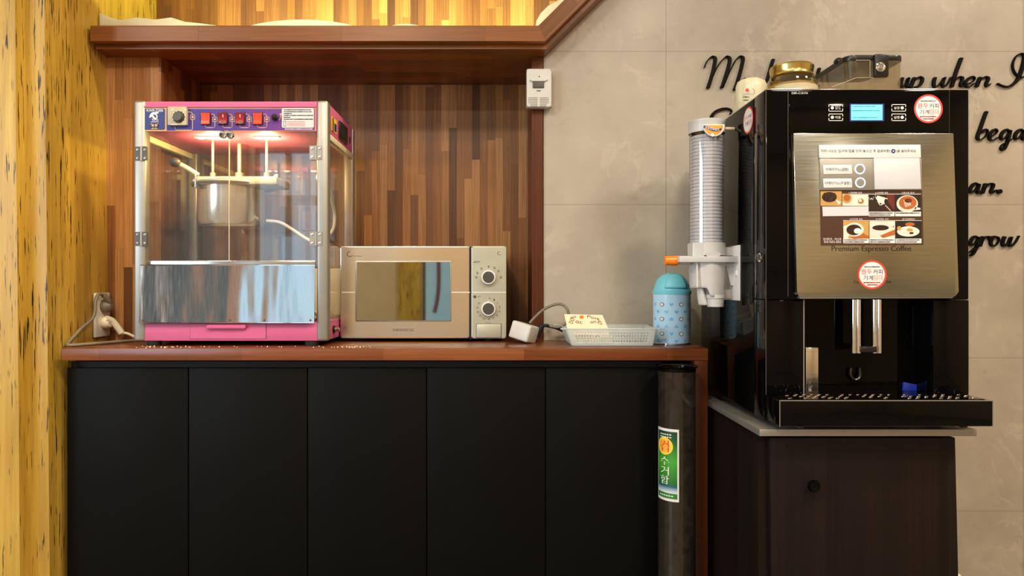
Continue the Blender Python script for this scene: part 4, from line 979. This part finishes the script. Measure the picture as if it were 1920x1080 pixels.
# frosted basket with a cake carton
q0 = 1.887; ax0, ax1 = X(1073, q0), X(1224, q0); tx0, tx1_ = X(1061, q0-.003), X(1231, q0-.003); qb = 2.05; hb = Z(616.5, q0)-CT
bk = thing('plastic_basket', 'frosted white plastic basket with rows of small holes holding a carton', 'basket', ((ax0+ax1)/2, 1.97, CT))
m = MB()
def wall(p00, p10, p01, p11, nu):                    # a basket side as a sheet with square holes
    nv = 13
    def fn(u, v): return p00.lerp(p10, u).lerp(p01.lerp(p11, u), v)
    m.grid(fn, nu, nv, skip=lambda i, j: 3 < i < nu-4 and i % 2 == 1 and j in (3, 5, 7, 9) and True)
A = lambda x, y, z: Vector((x, y, CT+z))
b00, b10, b11, b01 = A(ax0, q0, .001), A(ax1, q0, .001), A(ax1, qb, .001), A(ax0, qb, .001)
t00, t10, t11, t01 = A(tx0, q0-.004, hb), A(tx1_, q0-.004, hb), A(tx1_, qb+.004, hb), A(tx0, qb+.004, hb)
wall(b00, b10, t00, t10, 61); wall(b11, b01, t11, t01, 61); wall(b10, b11, t10, t11, 41); wall(b01, b00, t01, t00, 41)
m.grid(lambda u, v: b00.lerp(b10, u).lerp(b01.lerp(b11, u), v), 4, 4)
m.build('body', 'basket', bk, solid=.0016)
MB().tube([t00, t00.lerp(t10, .02), t10, t10.lerp(t11, .05), t11, t11.lerp(t01, .02), t01, t01.lerp(t00, .05), t00], .0022, 8, sub=3).build('rim', 'basket', bk)
cb = thing('cake_carton', 'small cream cake carton with brown lettering standing open in the frosted basket', 'carton', (.255, 1.96, CT+.003))
ca = [P(1080, 647, 1.9), P(1150, 641, 1.9), P(1139, 617, 1.915), P(1066, 617, 1.915)]
for v in ca: v.z = max(v.z, CT+.005)
rear = [v+Vector((0, .09, 0)) for v in ca]
carton_body = MB()._prism(ca, rear).build('body', 'carton', cb)
la = [P(1064, 616.5, 1.918), P(1140.5, 616.5, 1.918), P(1129.5, 590.5, 1.965), P(1058, 589, 1.965)]
nrm = (la[1]-la[0]).cross(la[3]-la[0]).normalized()
if nrm.y > 0: nrm = -nrm
MB()._prism(la, [v-nrm*.0012 for v in la]).build('flap', 'carton', cb); fl = LAST[0]
def onflap(a, b):                                     # picture spot on the open flap
    v = (616.5-b)/27; u = (a-(1064-6*v))/(76.5-5*v); p = la[0].lerp(la[1], u).lerp(la[3].lerp(la[2], u), v); return p+nrm*.0005
def ftext(mb, s_, a0, b0, a1, b1, rot=0):
    cx0, cy0 = (a0+a1)/2, (b0+b1)/2
    def fn(u, v):
        a, b = (u-.5)*(a1-a0), (.5-v)*(b1-b0); return onflap(cx0+a*math.cos(rot)-b*math.sin(rot), cy0+a*math.sin(rot)+b*math.cos(rot))
    add_text(mb, s_, fn)
m = MB(); ftext(m, 'en', 1070, 593.5, 1080, 597.5, -.25); ftext(m, 'Pon', 1101, 592.5, 1122, 597.5, .2); ftext(m, 'DO', 1067, 598, 1077, 606, -1.2); ftext(m, 'nu', 1119, 598.5, 1127, 602.5, .9)
ftext(m, 'oc', 1079, 602, 1092, 607, .15); ftext(m, 'oo', 1107, 602, 1118, 606, -.15); ftext(m, 'G', 1120, 603, 1129, 608, .3)
m.build('flap_lettering', 'maroon_print', fl)
m = MB(); vs = [m.b.verts.new(onflap(1090.5+4*math.cos(t*PI/8), 594.5+3.2*math.sin(t*PI/8))) for t in range(16)]; m.b.faces.new(vs); m.build('flap_emblem', 'orange', fl)
m = MB()
def onfront(u, v): return ca[0].lerp(ca[1], u).lerp(ca[3].lerp(ca[2], u), v)+Vector((0, -.0012, 0))
add_text(m, 'DonOnu en', lambda u, v: onfront(.1+.6*u, .45+.2*v)); m.build('front_lettering', 'maroon_print', carton_body)
# multi-plug block with flex
ad = 2.0; ac = P(982.5, 622.5, ad)
mp = thing('plug_block', 'white multi-plug block lying tilted beside the microwave with cables', 'plug', (ac.x, ad, CT))
rot = Matrix.Translation(ac) @ Matrix.Rotation(math.radians(16), 4, 'Y') @ Matrix.Rotation(math.radians(-32), 4, 'Z')
MB().box(-.033, .033, -.028, .028, -.0255, .0255, .006, seg=3, mat=rot).build('block', 'white_plastic', mp)
MB().tube([P(1006, 622, 2.02), P(1012, 615, 2.02), P(1018, 611, 2.02), P(1026, 611, 2.02), P(1043, 615, 2.06), P(1064, 624, 2.085)], .0048, 10).build('black_flex', 'rubber', mp)
MB().cyl(P(1003, 628, 2.02), P(1017, 610, 2.02), .016, .008, seg=20).build('plug', 'rubber', mp)
MB().tube([P(993, 606, 2.02), P(1004, 594, 2.02), P(1020, 580, 2.02), P(1040, 571, 2.02), P(1054, 571, 2.01), P(1063, 579, 2.0), P(1066, 592, 2.0), P(1061, 606, 2.0), P(1049, 613, 2.01), P(1035, 612, 2.02), P(1022, 608, 2.03)], .0042, 10).build('grey_flex', 'cable_grey', mp)
# wall outlet on the yellow wall with two plugs
oy0, oy1 = 2.015, 2.092; oz0, oz1 = Z(632, 2.05), Z(549, 2.05)
ol = thing('wall_outlet', 'cream double wall socket on the yellow wood wall above the counter', 'outlet', (LX, (oy0+oy1)/2, (oz0+oz1)/2))
MB().box(LX, LX+.009, oy0, oy1, oz0, oz1, .004, seg=3).build('plate', 'white_plastic', ol)
for z_ in (oz1-.040, oz0+.044):
    MB().lathe((LX+.009, (oy0+oy1)/2, z_), [(.0, -.004), (.019, -.004), (.019, .0), (.021, .0008), (.023, 0), (.023, -.002), (0, -.006)], 28, axis=(1, 0, 0)).build('socket', 'cable_white', ol)
oc = (oy0+oy1)/2
gp = thing('grey_plug', 'grey round plug in the upper socket with flex looping onto the counter', 'plug', (LX+.01, oc, oz1-.04))
a = Vector((LX+.0095, oc, oz1-.040))
MB().lathe(a, [(0, 0), (.019, 0), (.020, .004), (.018, .016), (.011, .026), (0, .028)], 24, axis=(1, 0, 0)).build('plug_body', 'cable_grey', gp)
MB().tube([a+Vector((.018, 0, .004)), a+Vector((.020, -.010, .018)), a+Vector((.014, -.024, .034))], .008, 12).build('strain_relief', 'cable_grey', gp)
CTp = CT+.005
MB().tube([a+Vector((.014, -.024, .034)), a+Vector((.012, -.045, .036)), a+Vector((.012, -.060, .018)), a+Vector((.014, -.075, -.03)), Vector((LX+.014, 1.935, CT+.045)), Vector((LX+.012, 1.885, CT+.012)), Vector((LX+.022, 1.868, CTp)), Vector((LX+.055, 1.90, CTp)), Vector((LX+.095, 1.98, CTp)), Vector((-1.07, 2.03, CTp)), Vector((-.99, 2.05, CTp))], .0046, 10).build('flex', 'cable_grey', gp)
wp = thing('white_plug', 'cream angled plug in the lower socket of the wall outlet', 'plug', (LX+.01, oc, oz0+.044))
a = Vector((LX+.0095, oc, oz0+.044))
MB().lathe(a, [(0, 0), (.0175, 0), (.0175, .016), (.014, .022), (0, .023)], 24, axis=(1, 0, 0)).build('plug_body', 'cable_white', wp)
MB().tube([a+Vector((.014, -.012, .012)), a+Vector((.024, .004, .004)), a+Vector((.036, .012, -.016)), a+Vector((.046, .016, -.034))], .0095, 12).build('plug_grip', 'cable_white', wp)
MB().tube([a+Vector((.046, .016, -.034)), Vector((LX+.07, oc+.02, CT+.022)), Vector((LX+.095, oc+.03, CT+.009)), Vector((LX+.14, oc+.03, CTp+.003)), Vector((-1.0, oc+.01, CTp))], .0042, 10).build('flex', 'cable_white', wp)
# motion chime on the post
sd = WY-.006; sn = thing('motion_sensor', 'white motion sensor chime mounted high on the wooden post', 'sensor', (X(1009, sd), sd, Z(170, sd)))
MB().rect(986.5, 134, 1033, 205.5, sd-.0005, .030, r=3.5, bev=.004).build('housing', 'white_plastic', sn); hs = LAST[0]
f = sd-.0305
MB().rect(999, 152.5, 1020, 165, f, .005, r=1.5, bev=.002).build('sensor_lens', 'dark_grey', sn)
MB().px([(993, 150), (1027, 150), (1022, 153.5), (998, 153.5)], f, .007, bev=.001).build('lens_hood', 'white_plastic', sn)
m = MB().disc(1011, 143.5, 1.2, f, .0006, n=14); m.rect(1006, 169.5, 1014, 171, f, .0006); m.build('marking', 'ink', hs)
m = MB()
for i in range(6):
    w = 2.2*i if i > 3 else 0; m.rect(990+w*.4, 183+i*3, 1008, 184.1+i*3, f, .0006); m.rect(1012, 183+i*3, 1029-w*.4, 184.1+i*3, f, .0006)
m.build('speaker_slots', 'cable_grey', hs)
# white cover sheets of the light trough
def sheet(name, label, pts, dd, th, grp=None):
    o = MB().xz([(X(a, dd), Z(b, dd)) for a, b in pts], dd, dd+th, bev=.003)
    o = o.build(name, 'cloth'); tag(o, label, 'sheet', grp); return o
def hump(x0, x1, h, n=14, wob=0): return [(x0+(x1-x0)*i/n, 50-(3+h)*math.sin(PI*i/n)**.7+wob*math.sin(i*1.9)) for i in range(n+1)]
sheet('white_sheet', 'crumpled white sheet on the ledge next to the yellow wood wall', [(186, 52), (186, 23), (200, 30), (225, 37), (255, 32), (290, 36), (320, 32), (345, 40), (375, 43), (412, 48), (412, 52)], 2.05, .06)
sheet('white_sheet', 'long low white sheet bulging over the middle of the ledge', hump(462, 668, 11), 2.05, .06)
sheet('white_sheet', 'smallest white sheet edge just showing above the ledge', hump(728, 792, 3), 2.05, .05)
sheet('white_sheet', 'curved white sheet leaning in the corner of the raking beam', [(1004, 50), (1006, 38), (1014, 24), (1028, 10), (1046, 1), (1064, -8), (1078, -14), (1040, 25), (1012, 52)], 2.05, .06)
# cup collector tube
td_ = 1.782; tx = X(1269, td_); tr_ = .0475
cc = thing('cup_collector', 'tall smoky clear tube for used cups with green sticker beside the cupboards', 'cup collector', (tx, td_, 0))
tz = Z(686, td_)
MB().lathe((tx, td_, .03), [(tr_, 0), (tr_, tz-.03), (tr_-.003, tz-.03), (tr_-.003, 0)], 48, close=True).build('tube', 'smoke', cc); tb = LAST[0]
MB().lathe((tx, td_, tz-.012), [(tr_+.0005, 0), (tr_+.002, .008), (tr_+.007, .012), (tr_+.007, .014), (tr_+.003, .0135), (tr_-.003, .009), (tr_-.004, 0)], 48, close=True).build('rim', 'gloss_black', cc)
MB().lathe((tx, td_, 0), [(0, 0), (.068, 0), (.068, .012), (.055, .02), (.05, .035), (0, .035)], 40).build('base', 'black_plastic', cc)
def onT(u, py, r=tr_+.0006):                        # u: arc position, measured from the middle of the sticker
    th = -.86+u/tr_; return Vector((tx+r*math.sin(th), td_-r*math.cos(th), Z(py, td_-.03)))
sw = .034
def patch(u0, u1, y0, y1, mt, name, par, r): return MB().grid(lambda u, v: onT(u0+(u1-u0)*u, y1+(y0-y1)*v, tr_+r), 14, 1).build(name, mt, par)
s0 = patch(-sw, sw, 803, 938, 'label_white', 'sticker', cc, .0005)
def green():
    t = NT('green_sticker_print'); z = t.dot(t.coord(), (0, 0, 1)); f = t.math('DIVIDE', t.math('SUBTRACT', z, Z(921, 1.752)), Z(808, 1.752)-Z(921, 1.752))
    t.l(t.ramp(f, [(0.0, lin(190, 214, 230)), (0.09, lin(40, 90, 110)), (0.14, lin(28, 104, 40)), (0.5, lin(66, 160, 44)), (0.85, lin(20, 84, 44)), (1, lin(24, 60, 44))]), t.b.inputs['Base Color']); t.b.inputs['Roughness'].default_value = .35
    return t.m
g_ = patch(-sw+.004, sw-.004, 808, 921, green(), 'sticker_print', s0, .0009)
patch(-sw+.004, sw-.004, 923, 933, 'green_print', 'sticker_band', s0, .0009)
def ell(mt, R1, R2, r):
    MB().grid(lambda u, v: onT(-.004+R1*(.02+.98*v)*math.cos(2*PI*u), 836+R2*(.02+.98*v)*math.sin(2*PI*u), tr_+r), 32, 8).build('sticker_circle', mt, s0)
ell('yellow_print', .0235, 16.5, .0012); ell(plain('amber_glow_print', lin(244, 170, 60), .4), .016, 12, .0014)
m = add_text(MB(), '컵', lambda u, v: onT(-.017+.026*u, 847-22*v, tr_+.0017)); m.build('sticker_text', 'red_ink', s0)
m = MB()
for c_, y in (('수', 864), ('거', 882), ('함', 899)): add_text(m, c_, lambda u, v: onT(-.016+.025*u, y+8-16*v, tr_+.0014))
for y in (814, 819):
    for i in range(5): m.grid(lambda u, v: onT(-.018+i*.007+.005*u, y+1-2*v, tr_+.0013), 1, 1)
for i in range(6): m.grid(lambda u, v: onT(-.02+i*.007+.005*u, 929-2*v, tr_+.0013), 1, 1)
m.build('sticker_text', 'white_ink', s0)
# dome-lidded bin behind the dark cabinet
wb = thing('waste_bin', 'cream dome-topped floor bin partly hidden behind the dark machine cabinet', 'bin', (1.105, 1.76, 0))
wz = Z(1056, 1.76)
MB().lathe((1.105, 1.76, 0), [(0, 0), (.07, 0), (.082, wz-.05), (0, wz-.05)], 40).build('body', 'white_plastic', wb)
MB().lathe((1.105, 1.76, wz-.05), [(.086, 0), (.086, .008), (.08, .022), (.06, .04), (.03, .048), (0, .05)], 40).build('lid', 'cable_white', wb)

# ================================================================ SCRIPT LETTERING ON THE MARBLE
def stroke(mb, pts, thick=5.0, thin=1.8, ends=True, dd=WY-.0005, depth=.010):
    ps = smooth([Vector((a, b, 0)) for a, b in pts], 7); n = len(ps); lf, rt = [], []
    for i, p in enumerate(ps):
        t = (ps[min(i+1, n-1)]-ps[max(i-1, 0)]).normalized()
        dn = max(0.0, t.x*-.29+t.y*.957); up = max(0.0, -(t.x*-.29+t.y*.957))
        w = thin+(thick-thin)*(dn**1.2)
        nn = Vector((-t.y, t.x, 0)); nib = Vector((.94, -.34, 0))           # chisel cut ends
        nn = (nn*.75+nib*(.25 if nn.dot(nib) > 0 else -.25)).normalized()
        lf.append(p+nn*w/2); rt.append(p-nn*w/2)
    V = []
    for a, b in zip(lf, rt):
        V.append([mb.b.verts.new(P(q.x, q.y, 2.1)+Vector((0, y, 0))) for q in (a, b) for y in (dd-depth-2.1, dd-2.1)])
    for A_, B_ in zip(V[:-1], V[1:]):
        for i, j in ((0, 2), (2, 3), (3, 1), (1, 0)): mb.b.faces.new((A_[i], A_[j], B_[j], B_[i]))
    for E_ in (V[0], V[-1]): mb.b.faces.new((E_[0], E_[2], E_[3], E_[1]))
def word(label, strokes, dots=()):
    mb = MB()
    for s_ in strokes:
        if isinstance(s_, tuple): stroke(mb, s_[0], *s_[1:])
        else: stroke(mb, s_)
    for a, b, r_ in dots: mb.disc(a, b, r_, WY-.0005, .010, n=24)
    o = mb.build('script_word', 'sign_black'); tag(o, label, 'lettering', 'script words on the marble wall'); return o
word('raised black script word with a tall M at the start of the top line', [
    ([(1319.7, 128), (1323, 119), (1328.5, 111), (1334.8, 107), (1339.7, 110.5), (1338.8, 121), (1333.9, 142), (1326.3, 166.4)], 6),
    ([(1334.8, 146), (1340, 134), (1347, 121.5), (1356, 110.5), (1362, 106.8), (1366.9, 111), (1366, 121), (1361, 139), (1355.3, 157), (1352.4, 165), (1354, 164), (1358, 156.5), (1367.7, 134), (1379, 113), (1386, 106.8), (1391.7, 110.5), (1389, 127), (1382.5, 151), (1376, 170)], 6),
    ([(1391, 151), (1395.5, 148.5), (1396.5, 153), (1394, 161), (1397, 166), (1404, 161), (1411, 149), (1408, 160), (1403, 175)], 4.5)])
word('raised black script word with h and t, half hidden by the gold-lid jar', [
    ([(1448.3, 112.5), (1443, 130), (1437.5, 150), (1433, 168)], 5.5), ([(1435.5, 159.5), (1440, 153), (1445, 150), (1447, 153), (1445, 160), (1446, 166)], 4),
    ([(1455, 163), (1462, 156), (1460, 150), (1453, 156), (1452, 165), (1462, 164)], 4),
    ([(1484.5, 149.5), (1479, 147), (1473.5, 151), (1470, 158), (1470.5, 164.5), (1475, 163.5), (1481, 157), (1485, 150)], 4.6), ([(1486.5, 148.5), (1483.5, 160), (1485, 166), (1492.5, 160)], 4.6),
    ([(1502.5, 146.5), (1500.5, 156), (1497.4, 165.5)], 5), ([(1499.5, 158.5), (1504.5, 151), (1510, 146.6), (1515, 147.5), (1515.5, 152)], 4.4),
    ([(1534.5, 129), (1531, 143), (1527, 158), (1529, 165), (1535, 161)], 5), ([(1524.5, 145.5), (1529, 143), (1534, 142.5)], 4, 2.4)])
word('raised black script word up, right beside the bean hopper', [
    ([(1690, 147), (1687, 157), (1689, 164.5), (1695, 160), (1701, 147), (1698.5, 158), (1700, 164), (1706, 158)], 5),
    ([(1712.5, 146.5), (1708, 158), (1703, 172)], 5.5), ([(1710.5, 154), (1716, 147.5), (1723, 145.3), (1727, 149), (1725, 157), (1719.5, 163), (1712.5, 164.5)], 5)])
word('raised black script word when, ending just before the looped capital', [
    ([(1751, 146.5), (1749, 153), (1748.6, 160), (1751, 164.3), (1756, 162), (1762, 155), (1768.5, 146.5), (1765, 156), (1765.8, 163), (1769.5, 163.5), (1775, 157), (1779.5, 148.5), (1780, 145.7)], 5),
    ([(1800, 110), (1795.5, 122), (1791, 134), (1786, 150), (1781.8, 164.5)], 5.5),
    ([(1783.8, 157), (1789, 149.5), (1795, 145.3), (1801, 146), (1801.5, 151), (1799, 158.5), (1800.2, 163.2), (1805.4, 161), (1813, 157.5), (1820, 155), (1825, 149.5), (1822.5, 145.3), (1815.5, 146.8), (1809, 153.5), (1807, 160), (1811, 164), (1817, 163), (1824, 157.5)], 4.8),
    ([(1835.5, 146), (1832, 154.5), (1828.5, 164)], 5.5), ([(1830.5, 158), (1836, 150.5), (1843, 145.3), (1849, 146), (1850, 150), (1846.8, 157.5), (1848, 163.3), (1854, 158.5)], 4.8)])
word('raised black looped script capital I at the end of the top line', [
    ([(1917, 145.6), (1910, 146), (1902, 140.5), (1896.8, 131), (1896.4, 120), (1901, 109), (1908, 102.6), (1914, 102), (1917.6, 107), (1917, 117), (1911.5, 136), (1905, 150), (1897, 159), (1886.5, 163.5), (1876, 162), (1867, 157.5)], 5.5)])
word('raised black script capital S half hidden behind the cup dispenser', [
    ([(1368, 215), (1370.5, 209.5), (1365, 205.3), (1356, 204.8), (1345, 207.8), (1337.5, 213), (1333, 221), (1334, 231), (1341, 240), (1345, 250), (1341, 260), (1330, 264)], 6, 2.4)])
word('raised black script word began running out at the edge of the marble', [
    ([(1847, 210), (1842, 223), (1836.5, 239), (1831, 254), (1831, 261.5), (1836, 262.5), (1843, 258.5), (1848.5, 251), (1848.5, 245), (1843.5, 244), (1837.5, 249.5)], 5),
    ([(1851.5, 258.5), (1858, 255.5), (1864.5, 251), (1867, 246), (1863, 243.2), (1857, 247.5), (1852.8, 255), (1853.5, 262), (1859, 263.4), (1869, 258)], 4.6),
    ([(1889.5, 246), (1884, 243.6), (1878, 248), (1874.2, 256), (1875.5, 262), (1880.5, 260.5), (1886, 254), (1891, 246)], 4.6),
    ([(1891.5, 245), (1889, 257), (1885, 270), (1880, 280), (1875.5, 282), (1873.5, 277.5), (1878, 271), (1886, 266.5), (1895, 261)], 4.6),
    ([(1915.5, 246), (1910, 243.6), (1904, 248), (1900.4, 256), (1901.8, 262), (1906.5, 260.5), (1912, 254), (1917, 246)], 4.6), ([(1918, 245), (1915, 257), (1917, 263), (1923, 258)], 4.8),
    ([(1930, 246), (1927, 255), (1924, 263.5)], 5), ([(1926, 257), (1932, 249), (1939, 245), (1945, 247), (1942, 257), (1943.5, 263), (1949, 258)], 4.6)])
word('raised black script word with a n and full stop, beside the machine', [
    ([(1831.5, 346.5), (1826, 344), (1820.5, 348), (1817, 355), (1817.5, 361.5), (1822, 360.5), (1828, 354), (1832, 347)], 4.6), ([(1833.5, 345.5), (1830.5, 357), (1832, 363), (1839.5, 357)], 4.8),
    ([(1845.5, 344.5), (1842.5, 353.5), (1839.2, 363.5)], 5.2), ([(1841.5, 357), (1847, 349.5), (1853, 344.5), (1859, 345.5), (1859.3, 350), (1856, 357.5), (1857.5, 362.8), (1865, 356.5)], 4.6)], [(1871.5, 359.6, 4.2)])
word('raised black script word grow lowest on the marble', [
    ([(1831.5, 446), (1826, 443.2), (1820.5, 447), (1817.5, 454), (1818, 460), (1822.5, 459), (1828, 453), (1832, 446)], 4.6), ([(1833.5, 444.5), (1831, 456), (1826.5, 468), (1821, 477), (1816.5, 479)], 4.6), ([(1816, 473), (1824, 466), (1833.5, 460)], 3.5, 2),
    ([(1840.5, 443.5), (1837.5, 453), (1834.4, 462.5)], 5.2), ([(1836.5, 455.5), (1841.5, 448), (1847, 443.6), (1852, 444.5), (1852.5, 449)], 4.6),
    ([(1865.5, 444.3), (1860, 444), (1855.8, 450), (1855.2, 457.5), (1859, 461.8), (1865, 459), (1869.8, 452), (1869.5, 446), (1865, 443.8)], 5),
    ([(1881, 443.8), (1877.8, 452), (1877.5, 459), (1880, 462), (1886, 457), (1893, 444.5), (1890, 454), (1890.3, 460.5), (1893.5, 461.8), (1900.5, 455), (1906, 446), (1907.8, 442.3)], 5)])
